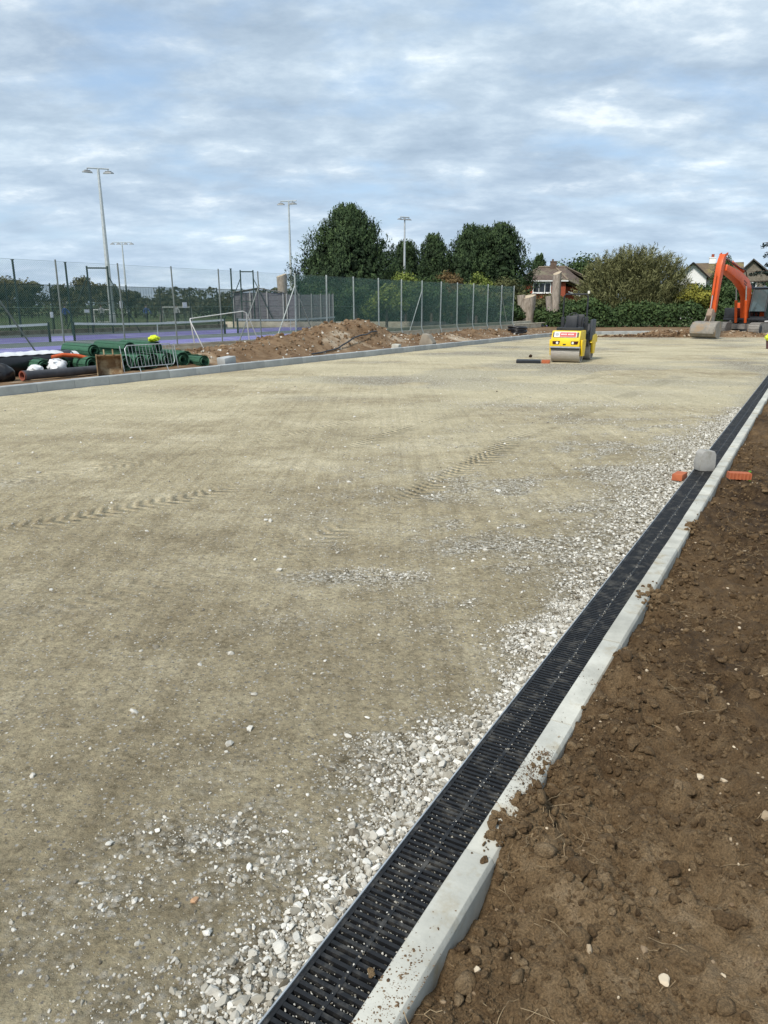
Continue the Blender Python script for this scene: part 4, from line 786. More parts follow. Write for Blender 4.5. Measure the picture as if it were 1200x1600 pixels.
window(hs, 2.35, 3.75, 2.1, 1.15, 0, 3); window(hs, 7.3, 3.7, .7, .8, 1.62, 1); window(hs, 1.8, 1.4, 1.8, 1.2, 0, 3)
q = MB(); q.box((2.6, -.42, 4.54), (5.7, .10, .14)); q.build('gutter', WHITE, hs); q = MB(); q.tube([(5.6, .72, 3.3), (9.4, .72, 1.9)], .09, 4); q.build('bargeboard', WHITE, hs)
q = MB(); q.box((7.3, 2.2, 3.6), (1.6, 1.1, 1.3)); q.build('dormer', BRICK, hs)
hw = empty('timbered_house', 'white rendered house with black timbers and brown roof', 'house', (38.2, 100, 0), -.37)
q = MB(); q.prism([(0, -.1), (3.3, -.1), (3.3, 5.3), (1.55, 6.8), (0, 5.3)], 0, 7); q.box((5.3, 4.2, 2.5), (4.2, 5.6, 5.2)); q.build('wall', RENDER, hw)
rf = roof_slab(hw, 'roof', [[(-.5, -.5, 5.0), (1.55, -.5, 6.95), (1.55, 7.3, 6.95), (-.5, 7.3, 5.0)], [(1.55, -.5, 6.95), (3.7, -.5, 5.0), (3.7, 3, 5.0), (3.0, 7.3, 5.6), (1.55, 7.3, 6.95)], [(1.6, 4.2, 7.05), (3.4, .9, 5.0), (7.7, .9, 5.0), (7.7, 4.2, 7.1)], [(1.6, 4.2, 7.05), (7.7, 4.2, 7.1), (7.7, 7.3, 5.2), (1.6, 7.3, 5.2)]], P('brown_tile', (.16, .115, .07), (.09, .07, .05), .85, 2, 7, .03, 14, c3=(.20, .16, .07), s3=.7))
q = MB(); q.tube([(-.52, -.52, 4.98), (1.55, -.55, 6.93)], .09, 4); q.tube([(1.55, -.55, 6.93), (3.72, -.52, 4.98)], .09, 4); q.build('bargeboard', TIMBER, hw)['kind'] = 'stuff'
q = MB(); q.box((3.9, 4.2, 7.3), (.8, .7, .7)); q.box((3.9, 4.2, 7.7), (.9, .8, .12)); q.build('chimney', RENDER, rf); q = MB(); q.tube([(3.9, 4.2, 7.7), (3.9, 4.2, 8.15)], .18, 8); q.build('chimney_pot', BRICK, rf)
window(hw, 1.75, 3.6, 1.3, 1.5, 0, 2, TIMBER); window(hw, 4.6, 4.1, .9, 1.1, 1.4, 2, TIMBER); window(hw, 6.2, 4.1, .9, 1.1, 1.4, 2, TIMBER)
for x0, x1, z0, z1 in ((3.3, 7.4, 3.35, 3.55), (3.5, 3.7, 1, 3.3), (4.4, 4.6, 1, 3.3), (5.3, 5.5, 1, 3.3), (6.2, 6.4, 1, 3.3)): q = MB(); q.box(((x0 + x1) / 2, 1.39, (z0 + z1) / 2), (x1 - x0, .06, z1 - z0)); q.build('timber', TIMBER, hw)
h3 = empty('tiled_house', 'house with steep grey tiled gable behind the cedar', 'house', (40.6, 90, 0), -.42); q = MB(); q.prism([(0, -.1), (4, -.1), (4, 4.6), (2, 6.6), (0, 4.6)], 0, 8); q.build('wall', P('tile_hung', (.23, .20, .16), (.15, .13, .10), .9, 4, 6, .02, 12), h3)
roof_slab(h3, 'roof', [[(-.5, -.4, 4.2), (2, -.4, 6.85), (2, 8.3, 6.85), (-.5, 8.3, 4.2)], [(2, -.4, 6.85), (6.6, -.4, 3.2), (6.6, 8.3, 3.2), (2, 8.3, 6.85)]], P('grey_tile', (.12, .11, .10), (.075, .07, .065), .85, 3, 6, .03, 12)); window(h3, 2, 3.6, 1.2, 1.2, 0, 2)
sh = empty('boarded_shed', 'grey weathered boarded shed with shallow pitched roof', 'shed', (-12.2, 62, 0), .10); BO = P('weathered_board', (.165, .165, .175), (.095, .095, .105), .9, 4, 7, .01, 20, stretch=(1, 1, 6)); PO = P('board_post', (.36, .36, .34), (.27, .27, .26), .9, 8)
q = MB()
for k in range(13): q.box((2.0, .02 * (k % 2), .12 + .205 * k), (4.0, .05, .198))
for k in range(13): q.box((0, 1.6, .12 + .205 * k), (.05, 3.2, .198)); q.box((4.02, 1.6, .12 + .205 * k), (.05, 3.2, .198))
q.build('wall_boards', BO, sh)['kind'] = 'stuff'
for x in (0, 1.35, 2.7, 4.0): q = MB(); q.box((x, -.07, 1.38), (.10, .09, 2.8)); q.build('post', PO, sh)
roof_slab(sh, 'roof', [[(-.15, -.2, 2.72), (2.0, -.2, 3.08), (2.0, 3.4, 3.08), (-.15, 3.4, 2.72)], [(2.0, -.2, 3.08), (4.2, -.2, 2.72), (4.2, 3.4, 2.72), (2.0, 3.4, 3.08)]], P('felt_roof', (.20, .19, .17), (.13, .125, .11), .95, 4), .06)
sc = empty('boarded_screen', 'grey boarded screen fence right of the shed', 'fence', (-7.9, 62.3, 0), .03); q = MB()
for k in range(12): q.box((1.85, .02 * (k % 2), .12 + .21 * k), (3.7, .05, .203))
q.build('screen_boards', BO, sc)['kind'] = 'stuff'
for x in (.0, 1.0, 2.0, 2.75, 3.45, 3.75): q = MB(); q.box((x, -.07, 1.3), (.09, .09, 2.62)); q.build('post', PO, sc)
q = MB(); q.box((-4, 61.5, .18), (18, .25, .5)); o = q.build('footing_wall', WALLM, None, bevel=.01); tag(o, 'low pale concrete upstand in front of the boarded screen', 'wall')
# ================================================================ FLOODLIGHT MASTS
MASTM = P('mast_steel', (.56, .59, .60), (.45, .48, .49), .5, 4, 4, metal=.2); LAMPB = P('lamp_body', (.30, .31, .31), (.2, .21, .21), .5, 6); LAMPG = P('lamp_glass', (.5, .52, .53), (.4, .42, .43), .15, 3)
def mast(label, x, y, h, r, rz, heads, hs=1.):
    e_ = empty('floodlight_mast', label, 'floodlight', (x, y, 0), rz, 'floodlight masts'); q = MB(); q.tube([(0, 0, -.2), (0, 0, h * .45), (0, 0, h)], [r, r * .74, r * .42], 8); q.build('pole', MASTM, e_); q = MB(); q.box((0, 0, .55), (r * 2.3, r * 2.3, .9), taper=.9); q.build('base_door', MASTM, e_, bevel=.02)
    wd = max(abs(a) for a, b_ in heads); q = MB(); q.tube([(-wd, 0, h + .05), (wd, 0, h + .05)], .06, 6); q.build('crossarm', MASTM, e_)
    for a, tw in heads:
        q = MB(); q.box((0, 0, -.28), (.85, .62, .14), taper=.8); q.box((0, 0, -.18), (.5, .35, .12)); lo = q.build('lamp_head', LAMPB, e_, bevel=.03, loc=(a, 0, h + .0), rot=(.12, 0, tw)); lo.scale = (hs, hs, hs); q = MB(); q.box((0, 0, -.36), (.78, .55, .02)); q.build('lamp_glass', LAMPG, lo); q = MB(); q.tube([(0, 0, .05), (0, 0, -.15)], .04, 6); q.build('bracket', LAMPB, lo)
mast('nearest and tallest-looking grey floodlight mast, left of the courts', -26.4, 74, 13.8, .27, .35, ((-.95, .3), (.85, -.5)))
mast('small far floodlight mast just right of the nearest one', -52.0, 155, 13.6, .27, .0, ((-1.9, 0), (-.7, 0), (.7, 0), (1.9, 0)))
mast('floodlight mast beside the huge domed conifer', -11.2, 93, 13.4, .22, -.3, ((-1.0, .2), (.5, -.3)))
mast('white floodlight mast standing among the dark conifers', 1.95, 74, 9.6, .16, .5, ((-.48, .2), (.0, .1), (.45, -.2)), .55)
# ================================================================ STORED MATERIALS BEHIND THE LONG KERB
PLB = P('black_plastic', (.014, .014, .016), (.008, .008, .010), .38, 6, 5, spec=.5); MATG = P('green_matting', (.045, .135, .078), (.024, .080, .046), .75, 10, 5, .004, 70, rnd=.12, stretch=(6, 1, 6)); POLY = P('white_polythene', (.74, .75, .75), (.60, .61, .62), .4, 5, 5, .01, 6); ORANGE = P('orange_duct', (.62, .115, .03), (.45, .08, .02), .5, 8)
def roll(label, s, t, z, r, ln, ang, turns=3.4, tilt=0., mat=MATG, grp='rolls of green matting'):
    """sheet wound into a spiral, open at both ends; local +Y runs away from the end that faces the car park"""
    e_ = empty('matting_roll', label, 'roll', L3(s, t, z), RZL + ang, grp); e_.rotation_euler[0] = tilt; n = 76; th = .011; V = []; F = []
    for i in range(n + 1):
        f = i / n; rr = r * (.30 + .70 * f); a = turns * 2 * math.pi * f + s
        for dr in (0, -th):
            for y in (0, ln): V.append(((rr + dr) * math.cos(a), y + .03 * math.sin(a * .7) * (y == 0), (rr + dr) * math.sin(a)))
    for i in range(n):
        o = 4 * i; F += [(o, o + 1, o + 5, o + 4), (o + 2, o + 6, o + 7, o + 3), (o, o + 4, o + 6, o + 2), (o + 1, o + 3, o + 7, o + 5)]
    q = MB(); q.add(V, F); q.build('wound_sheet', mat, e_, smooth=True)
    q = MB()
    for k in range(9): a = 2 * math.pi * k / 9 + .3; q.tube([((r + .004) * math.cos(a), .02, (r + .004) * math.sin(a)), ((r + .004) * math.cos(a), ln - .02, (r + .004) * math.sin(a))], .006, 4)
    q.build('ribs', P('green_rib', (.055, .15, .09), (.035, .10, .06), .6, 10), e_)['kind'] = 'stuff'
A = 1.38     # axes run back from the kerb, to the left
for lab, s, t, z, r, ln, tl in (('green matting roll lying right of the white bags, end open', 2.35, 1.95, .31, .205, 2.2, 0), ('green matting roll just behind the orange duct', 3.15, 2.35, .31, .205, 2.0, 0), ('green matting roll directly left of the rusty bucket', 3.55, 1.75, .31, .205, 2.2, 0), ('green matting roll directly right of the rusty bucket', 4.25, 1.35, .31, .205, 2.6, 0),
                            ('green matting roll behind the left end of the crowd barrier', 4.70, 1.30, .31, .205, 2.7, 0), ('green matting roll behind the middle of the crowd barrier', 5.12, 1.35, .31, .205, 2.8, 0), ('green matting roll behind the right end of the crowd barrier', 5.55, 1.25, .31, .205, 2.8, 0), ('green matting roll with the clearest spiral end, right of the barrier', 5.98, 1.10, .31, .205, 3.0, 0), ('rearmost right green matting roll beside the spoil', 6.45, 1.45, .31, .205, 2.6, 0), ('rightmost green matting roll lying nearest the kerb', 6.35, .70, .25, .17, .9, 0),
                            ('upper green matting roll stacked above the rusty bucket', 4.0, 2.2, .60, .18, 1.5, 0), ('upper green matting roll stacked above the barrier middle', 4.9, 1.9, .62, .18, 1.7, 0), ('upper green matting roll under the yellow jacket', 5.75, 1.8, .62, .18, 1.8, 0)):
    roll(lab, s, t, z, r, ln, A, random.uniform(2.9, 3.8), tl)
roll('long green matting roll lying along the court wall', 3.4, 3.55, .36, .23, 3.0, 0.02, 3.2)
pr = empty('membrane_roll', 'fat black membrane roll under white polythene at the left edge', 'roll', L3(-3.2, 2.7, .37), RZL)
q = MB(); q.lathe([(.0, .02), (.10, .02), (.11, 0), (.265, 0), (.27, .01), (.27, 6.79), (.265, 6.8), (.11, 6.8), (.10, 6.78), (0, 6.78)], n=28, axis='Y'); q.build('roll_body', PLB, pr, smooth=True)
V = []; n1, n2 = 60, 16
for i in range(n1 + 1):
    for k in range(n2 + 1):
        a = R(48 + 120 * k / n2); rr = .285 + .02 * math.sin(i * .9 + k) * (k / n2) + .012 * math.sin(i * 2.3); y = 7.02 * i / n1 - .05; dz = -.05 * max(0, i - 54) / 6
        V.append((rr * math.cos(a) - (.05 if k == n2 else 0), y, rr * math.sin(a) + dz))
q = MB(); q.add(V, [(i * (n2 + 1) + k, i * (n2 + 1) + k + 1, (i + 1) * (n2 + 1) + k + 1, (i + 1) * (n2 + 1) + k) for i in range(n1) for k in range(n2)]); q.build('polythene_wrap', POLY, pr, smooth=True)
pp = empty('drain_pipe', 'dark grey pipe with a rusty mouth lying behind the kerb', 'pipe', L3(1.30, 1.28, .225), RZL); q = MB(); q.lathe([(.082, .12), (.082, .0), (.112, .0), (.112, .16), (.098, .20), (.098, 2.75), (.082, 2.75), (.082, .12)], n=20, axis='Y'); q.build('pipe_body', P('grey_pipe', (.075, .075, .08), (.045, .045, .05), .6, 4), pp, smooth=True)
q = MB(); q.lathe([(.078, .10), (.0805, .0), (.110, -.006), (.113, .03)], n=20, axis='Y'); q.build('pipe_mouth', P('rust_red', (.30, .085, .05), (.18, .05, .03), .8, 9), pp, smooth=True)
q = MB(); q.tube([L3(2.85, 2.35, .50), L3(3.1, 2.28, .55), L3(3.4, 2.15, .52), L3(3.62, 2.02, .45)], .05, 12); o = q.build('duct_bend', ORANGE, None, smooth=True); tag(o, 'orange plastic duct lying across the green rolls', 'duct')
def lump(name, label, cat, loc, sc, mat, seed, sub=3, amp=.25, fr=1.6, group=None):
    bm = bmesh.new(); bmesh.ops.create_icosphere(bm, subdivisions=sub, radius=1)
    from mathutils import noise as mn
    for v in bm.verts:
        v.co += mn.noise_vector(v.co * fr + Vector((seed * 3.1, seed, 0))) * amp + mn.noise_vector(v.co * fr * 3 + Vector((seed, 0, 0))) * amp * .35
        v.co = Vector((v.co.x * sc[0], v.co.y * sc[1], max(v.co.z, -.75) * sc[2]))
    me = bpy.data.meshes.new(name); bm.to_mesh(me); bm.free()
    for f in me.polygons: f.use_smooth = True
    o = link(name, me, mat, None, loc); return tag(o, label, cat, group)
lump('plastic_sack', 'crumpled white sack left of the larger white one', 'sack', L3(1.95, 1.75, .27), (.17, .2, .13), POLY, 3, amp=.42, fr=2.3); lump('plastic_sack', 'larger crumpled white sack behind the grey pipe', 'sack', L3(2.45, 1.62, .33), (.22, .22, .19), POLY, 5, amp=.42, fr=2.3)
lump('refuse_sack', 'heap of shiny black plastic sacks at the left edge', 'sack', L3(.35, 2.0, .36), (.55, .60, .38), PLB, 8, amp=.35); lump('refuse_sack', 'small black sack beside the pipe mouth', 'sack', L3(1.15, 1.75, .26), (.22, .30, .22), PLB, 11, amp=.35)
lump('hi_vis_jacket', 'bright yellow jacket dropped on the green rolls', 'jacket', L3(5.80, 1.98, .845), (.15, .24, .09), P('hi_vis_yellow', (.70, .80, .03), (.55, .66, .02), .7, 14, c3=(.7, .7, .68), s3=5, m3=(.60, .64)), 15, 4, .3, 2.0)
# rusty digger bucket standing on its back edge
bk = empty('digger_bucket', 'rusty brown digger bucket standing behind the kerb', 'bucket', L3(3.22, .72, .10), RZL - .69); RU = P('rusty_steel', (.26, .17, .085), (.15, .09, .045), .75, 5, 7, .006, 20, c3=(.36, .28, .17), s3=3)
prof = [(-.17, .0), (-.24, .20), (-.20, .40), (-.06, .50), (.0, .50)]; inn = [(.0, .47), (-.045, .47), (-.17, .38), (-.205, .20), (-.14, .02)]
q = MB()
for (a_, c_), (d_, e2) in zip(zip(prof, prof[1:]), zip(inn[::-1], inn[::-1][1:])):
    pass
V = [(x, y, z) for y in (-.27, .27) for x, z in prof + inn]; m_ = len(prof) + len(inn); F = [(i, (i + 1) % m_, (i + 1) % m_ + m_, i + m_) for i in range(m_)]; F += [(i, i + 1, m_ - 2 - i, m_ - 1 - i) for i in range(len(prof) - 1)] + [tuple(m_ + q_ for q_ in (m_ - 1 - i, m_ - 2 - i, i + 1, i)) for i in range(len(prof) - 1)]
q.add(V, F); q.build('shell', RU, bk)
for y in (-.28, .28): q = MB(); q.prism([(-.16, .0), (-.25, .20), (-.20, .42), (-.06, .51), (.03, .50), (.10, .0)], y - .012, y + .012); q.build('side_plate', RU, bk)
for y in (-.10, .10): q = MB(); q.prism([(-.12, .50), (-.08, .62), (.0, .62), (.03, .50)], y - .015, y + .015); q.build('hanger', RU, bk)
# crowd barrier leaning back on the rolls
cb = empty('crowd_barrier', 'galvanised crowd barrier leaning on the green rolls', 'barrier', L3(3.86, .80, .12), RZL); cb.rotation_euler = (0, 0, RZL)
LEAN = .16; bl = 1.55; bh = .66
def bp(y, z): return (-z * math.sin(LEAN), y, z * math.cos(LEAN))
q = MB(); q.tube([bp(.06, .12), bp(0, .2), bp(0, bh - .08), bp(.08, bh), bp(bl - .08, bh), bp(bl, bh - .08), bp(bl, .2), bp(bl - .06, .12), bp(.06, .12)], .013, 7); q.build('frame', GALV, cb, smooth=True)
for k in range(1, 14): q = MB(); q.tube([bp(bl * k / 14, .13), bp(bl * k / 14, bh - .01)], .005, 5); q.build('bar', GALV, cb)
for y in (-.14, bl + .08): q = MB(); q.tube([bp(y, .02), bp(y, bh)], .011, 6); q.build('end_post', GALV, cb)
for y in (.35, bl - .3): q = MB(); q.tube([bp(y, .12), (.12, y - .08, -.01)], .010, 5); q.build('foot', GALV, cb)
# odds and ends by the kerb
q = MB(); q.box((0, 0, .12), (.30, .45, .24)); o = q.build('concrete_chunk', KERB_L, None, bevel=.03, noise=.02, loc=L3(6.95, .42, .11), rot=(.1, .05, RZL)); tag(o, 'grey concrete offcut lying at the left end of the spoil', 'concrete block')
q = MB(); q.prism([(-.45, 0), (.10, 0), (.16, .1), (-.05, .42), (-.30, .48)], -.3, .3); o = q.build('timber_block', P('grey_timber', (.33, .29, .23), (.22, .19, .15), .9, 3, 6, stretch=(1, 5, 1)), None, bevel=.02, loc=L3(19.2, .35, .12), rot=(0, 0, RZL + .2)); tag(o, 'grey wedge-shaped timber offcut propped on the long kerb', 'timber')
q = MB(); q.box((0, 0, .08), (.28, .5, .17)); o = q.build('concrete_chunk', KERB_M, None, bevel=.02, loc=L3(16.4, .40, .12), rot=(0, .05, RZL + .3)); tag(o, 'pale concrete lump at the foot of the highest spoil', 'concrete block')
pts = []
for k in range(34):
    f = k / 33; s_ = 11.0 + 5.6 * f; t_ = .45 + .95 * f; zz = float(z_strip(np.array(s_), np.array(t_))); pts.append(L3(s_, t_, zz + .05 + .16 * math.sin(math.pi * min(1, max(0, (f - .35) / .65)))))
q = MB(); q.tube(pts, .028, 8); o = q.build('black_hose', PLB, None, smooth=True); tag(o, 'black plastic water pipe curving over the spoil ridge', 'pipe')
pts = []
zc_ = float(z_strip(np.array(31.0), np.array(1.2)))
for k in range(240): a = k * .21; pts.append((math.cos(a) * (.46 + .06 * math.sin(k * .37)), math.sin(a) * (.46 + .06 * math.cos(k * .31)), .02 + .30 * k / 240 + .03 * math.sin(k * .2)))
q = MB(); q.tube(pts, .045, 6); o = q.build('pipe_coil', PLB, None, smooth=True, loc=L3(31.0, 1.1, zc_)); tag(o, 'coil of black plastic pipe on the far spoil', 'pipe coil')
# ---------------------------------------------------------------- things by the channel
CONC = P('grey_concrete_block', (.40, .39, .36), (.30, .29, .27), .9, 6, 7, .004, 45, c3=(.24, .23, .20), s3=3)
p = C(7.50, .095); o = MB(); o.prism([(-.095, 0), (.098, 0), (.112, .07), (.104, .19), (.078, .232), (-.062, .238), (-.094, .205), (-.112, .09)], -.075, .075); o = o.build('concrete_block', CONC, None, bevel=.006, noise=.004, nscale=9, loc=(float(p[0]), float(p[1]), .003), rot=(0, .02, .16)); o.scale = (.84, .84, .94); tag(o, 'worn grey concrete block standing on the drain grate', 'concrete block')
BRK = P('orange_brick', (.46, .135, .055), (.36, .10, .045), .9, 12, 6, .002, 70)
def brick(label, loc, rz, grooved):
    q = MB(); L_, W_, H_ = .215, .1025, .065
    if grooved:
        xs = [-L_ / 2]; k = 0
        prof = [(-L_ / 2, -W_ / 2), (-L_ / 2, W_ / 2), (L_ / 2, W_ / 2), (L_ / 2, -W_ / 2)]
        n = 6; pts = []
        for i in range(n):
            c_ = L_ / 2 - L_ * (i + .5) / n; pts += [(c_ + .008, -W_ / 2), (c_ + .006, -W_ / 2 + .012), (c_ - .006, -W_ / 2 + .012), (c_ - .008, -W_ / 2)]
        q.prism([(-L_ / 2, -W_ / 2), (-L_ / 2, W_ / 2), (L_ / 2, W_ / 2), (L_ / 2, -W_ / 2)] + pts, 0, H_, 'Z')
    else: q.box((0, 0, H_ / 2), (L_, W_, H_))
    o = q.build('loose_brick', BRK, None, bevel=.002 if not grooved else 0, loc=loc, rot=(0, .02, rz)); return tag(o, label, 'brick', 'loose bricks by the channel')
p = C(6.98, -.075); brick('orange brick half tucked in the gravel left of the drain', (float(p[0]), float(p[1]), float(z_park(p[0], p[1])) + .012), .95, False)
x, y, z = on_soil(7.13, .475); brick('grooved orange brick lying on the soil right of the kerb', (x, y, z + .012), -.14, True)
x, y, z = on_soil(7.32, .56); q = MB(); q.lathe([(0, 0), (.023, 0), (.026, .007), (.026, .040), (.021, .058), (.012, .075), (.010, .084), (.014, .087), (.014, .104), (.0, .107)], n=14); o = q.build('plastic_bottle', P('bright_green_plastic', (.13, .42, .05), (.09, .32, .04), .4, 5), None, smooth=True, loc=(x, y, z + .005)); tag(o, 'small bright green bottle standing behind the grooved brick', 'bottle')
x, y, z = on_soil(.66, .86); single_stone('field_stone', 'oblong pale cream stone on the brown soil', 'stone', x, y, z + .008, .021, FLINT, .95, 21, .6)
x, y, z = on_soil(1.10, 1.32); single_stone('field_stone', 'rounded buff stone near the right edge of the soil', 'stone', x, y, z + .01, .02, FLINT, .75, 22, .9)
x, y, z = on_soil(.02, .52); single_stone('field_stone', 'tan pointed stone at the bottom of the soil verge', 'stone', x, y, z + .012, .022, FLINT, .6, 23, .9)
x, y, z = on_soil(1.45, 1.05); single_stone('field_stone', 'upright grey-brown stone in the middle of the soil', 'stone', x, y, z + .014, .026, FLINT, .45, 25, .9)
p = C(.255, .168); single_stone('mud_lump', 'round brown mud lump sitting on the drain grate', 'clod', float(p[0]), float(p[1]), .011, .016, SOIL, .72, 31, .8, T_CLOD)
p = C(1.86, .305); single_stone('mud_lump', 'small brown clod on the kerb top edge', 'clod', float(p[0]), float(p[1]), .034, .012, SOIL, .7, 33, .8, T_CLOD)
for sx, sd, r, fl, tn, lab in (((-.245, 1.895), 41, .018, .55, .95, 'largest white stone alone on the beige fines near the drain'), ((-.515, 1.74), 42, .022, .5, .8, 'flat pale stone left of the gravel band'), ((-.93, 2.10), 43, .022, .4, .7, 'flat buff stone lying alone toward the left'), ((-.585, 1.86), 44, .019, .4, None, 'flat peach-coloured stone pressed in the fines')):
    single_stone('loose_stone', lab, 'stone', sx[0], sx[1], float(z_park(np.array(sx[0]), np.array(sx[1]))) + r * .3, r, STONE if tn else P('peach_stone', (.50, .30, .17), None, .9, 30), tn or .5, sd, fl)
# mud smears spilled on the kerb top: crumbs of soil
def kerb_mud():
    ss, tt, rr = [], [], []
    for s0, t0, sg, n, mu in ((.93, .30, .055, 130, -4.75), (1.10, .315, .07, 130, -4.8), (3.40, .31, .09, 90, -4.6), (-.30, .32, .16, 90, -4.8), (1.36, .32, .04, 40, -4.9), (5.1, .32, .1, 40, -4.5)):
        ss.append(rng.normal(s0, sg, n)); tt.append(np.maximum(rng.normal(t0, .032, n), .235)); rr.append(np.clip(rng.lognormal(mu, .5, n), .003, .026))
    s, t, r = map(np.concatenate, (ss, tt, rr)); z = np.where(t < .305, .03 + r * .35, np.maximum(z_soil(s, t), .0) + r * .5); pos = np.column_stack([C(s, t), z])
    scatter('spilled_clods', pos, r, T_CLOD, ICO2[1], SOIL, 'clods of earth spilled from the verge onto the kerb edge', 'soil', .4 + .35 * rng.random(len(s)), .8, .7)
    ss, tt, rr = [], [], []
    for s0, t0, sg, n in ((.20, .262, .11, 1300), (1.30, .262, .04, 500), (1.43, .262, .03, 300), (1.12, .275, .08, 500), (2.12, .285, .03, 40), (3.45, .28, .06, 90), (5.1, .27, .05, 60), (-.35, .262, .2, 200), (2.9, .26, 1.6, 120)):
        ss.append(rng.normal(s0, sg, n)); tt.append(np.clip(rng.normal(t0, .028, n), .212, .312)); rr.append(np.clip(rng.lognormal(-6.5, .55, n), .0006, .006))
    s, t, r = map(np.concatenate, (ss, tt, rr)); xy = C(s, t); scatter('kerb_mud', np.column_stack([xy, np.where(t > .30, .022, .0305) + r * .3]), r, T_LO, ICO1[1], EARTH, 'crumbs of ochre mud dropped on the kerb top', 'mud', np.clip(rng.normal(.5, .15, len(s)), 0, 1), .6, .6)
kerb_mud()
# ---------------------------------------------------------------- rubble at the far end, gully by the roller
def mound(name, label, cx, cy, rx, ry, h, mat, seed, tone=.4, kind=None, n=60):
    U, Vv = np.meshgrid(np.linspace(-1.15, 1.15, n), np.linspace(-1.15, 1.15, n), indexing='ij'); rad = np.hypot(U, Vv) * (1 + .25 * (fbm(U * 2 + seed, Vv * 2, 3, seed) - .5))
    Z = h * np.clip(1 - rad ** 1.7, -.2, 1) * (.75 + .5 * fbm(U * 3 + seed, Vv * 3, 3, seed + 1)) + .10 * (fbm(U * 9, Vv * 9, 3, seed + 2) - .5) * (rad < 1.05) - .08 * (rad > 1.02) - .02
    X = cx + U * rx; Y = cy + Vv * ry; o = link(name, grid_mesh(name, X, Y, Z, True, {'tint': tone + .5 * (fbm(U * 5, Vv * 5, 4, seed + 4) - .4)}), mat); tag(o, label, 'mound')
    m = 260; u = rng.uniform(-1, 1, m); v = rng.uniform(-1, 1, m); ok = np.hypot(u, v) < 1; u, v = u[ok], v[ok]; r = np.clip(rng.lognormal(-2.9, .45, len(u)), .02, .16); z = h * np.clip(1 - np.hypot(u, v) ** 1.7, 0, 1) * .95
    V, F, nv = pieces(np.column_stack([cx + u * rx, cy + v * ry, z + .02]), r, T_LO, ICO1[1], .75, .6); q = link('rubble_pieces', npmesh('rubble_pieces', V, F, False, np.repeat(np.clip(rng.normal(tone + .15, .22, len(u)), 0, 1), nv)), mat, o); q['kind'] = 'stuff'
mound('rubble_mound', 'reddish rubble mound in front of the far kerb', 17.0, 45.6, 1.7, .7, .26, EARTH, 3, .45); mound('gravel_mound', 'brown gravel mound under the excavator tracks', 20.0, 43.4, 2.6, 1.3, .30, EARTH, 7, .55); mound('soil_smear', 'flat reddish soil smear left of the excavator bucket', 14.6, 42.8, 2.8, .7, .10, EARTH, 11, .25); mound('gravel_mound', 'darker grit heap behind the excavator bucket', 17.2, 42.6, 1.3, .7, .40, EARTH, 13, .3); mound('rubble_mound', 'stony rubble ridge along the foot of the curved kerb', 10.4, 43.4, 1.5, .4, .10, EARTH, 17, .75)
def far_verge():
    X, Y = np.meshgrid(np.linspace(6, 62, 200), np.linspace(47.05, 60, 50), indexing='ij'); Z = .12 + .10 * (fbm(X * .7, Y * .7, 4, 71) - .4); o = link('far_verge', grid_mesh('far_verge', X, Y, Z, True, {'tint': .3 + .4 * fbm(X, Y, 3, 72)}), EARTH); tag(o, 'rough earth verge between the far kerb and the hedge', 'soil', None, 'structure')
far_verge()
gu = empty('gully', 'sunken gully frame with bricks left of the roller', 'gully', (4.55, 23.6, 0), -.2); q = MB(); q.box((0, 0, .035), (.75, .55, .09)); q.build('cover', P('gully_black', (.02, .022, .026), None, .5, 8), gu, bevel=.01); 
for k in range(3): q = MB(); q.box((.52 + .01 * k, -.18 + .20 * k, .03), (.24, .105, .085), rz=.1 * k); q.build('brick', BRK, gu, bevel=.004)
q = MB(); q.box((.85, .55, .04), (.95, .12, .05), rz=.06); q.build('plank', P('grey_timber', (.33, .29, .23)), gu)
lump('dirt_lump', 'small dark clod beyond the gully', 'clod', (5.0, 25.6, .06), (.06, .05, .06), SOIL, 19, 2)
# ================================================================ ROAD ROLLER
YEL = P('machine_yellow', (.86, .60, .02), (.76, .52, .018), .4, 3, 5, c3=(.60, .45, .14), s3=4, m3=(.68, .8)); BLK = P('machine_black', (.025, .028, .034), (.015, .017, .02), .5, 6); STEEL = P('drum_steel', (.46, .43, .38), (.34, .315, .275), .6, 4, 7, metal=.12, stretch=(1, 6, 6)); RED = P('sign_red', (.52, .04, .03), (.45, .03, .025), .5, 9)
rl = empty('road_roller', 'yellow and black tandem road roller with steel drums', 'road roller', (6.16, 24.55, -.008), -.47); rl.scale = (.9, .9, .9)
def lathe_drum(y):
    q = MB(); q.lathe([(0, -.455), (.10, -.455), (.10, -.44), (.30, -.44), (.30, -.5), (.335, -.5), (.34, -.49), (.34, .49), (.335, .5), (.30, .5), (.30, .44), (.10, .44), (.10, .455), (0, .455)], (0, y, .34), 40, 'X'); d = q.build('drum', STEEL, rl, smooth=True); q = MB(); q.lathe([(0, -.47), (.12, -.47), (.12, -.445)], (0, y, .34), 16, 'X'); q.lathe([(.12, .445), (.12, .47), (0, .47)], (0, y, .34), 16, 'X'); q.build('hub', YEL, d)['kind'] = 'stuff'
for y in (-.86, .86): lathe_drum(y)
for y, s_ in ((-.86, -1), (.86, 1)):
    for x in (-.545, .545): q = MB(); q.prism([(y - .16, .22), (y + .16, .22), (y + .30, .60), (y + .30, .78), (y - .28, .78), (y - .28, .62)], x - .03, x + .03, 'X'); q.build('drum_fork', YEL, rl, bevel=.012)
q = MB(); q.prism([(-1.26, .55), (-.30, .55), (-.30, 1.08), (-1.10, 1.08), (-1.24, .82)], -.50, .50, 'X'); hood = q.build('front_hood', YEL, rl, bevel=.03)
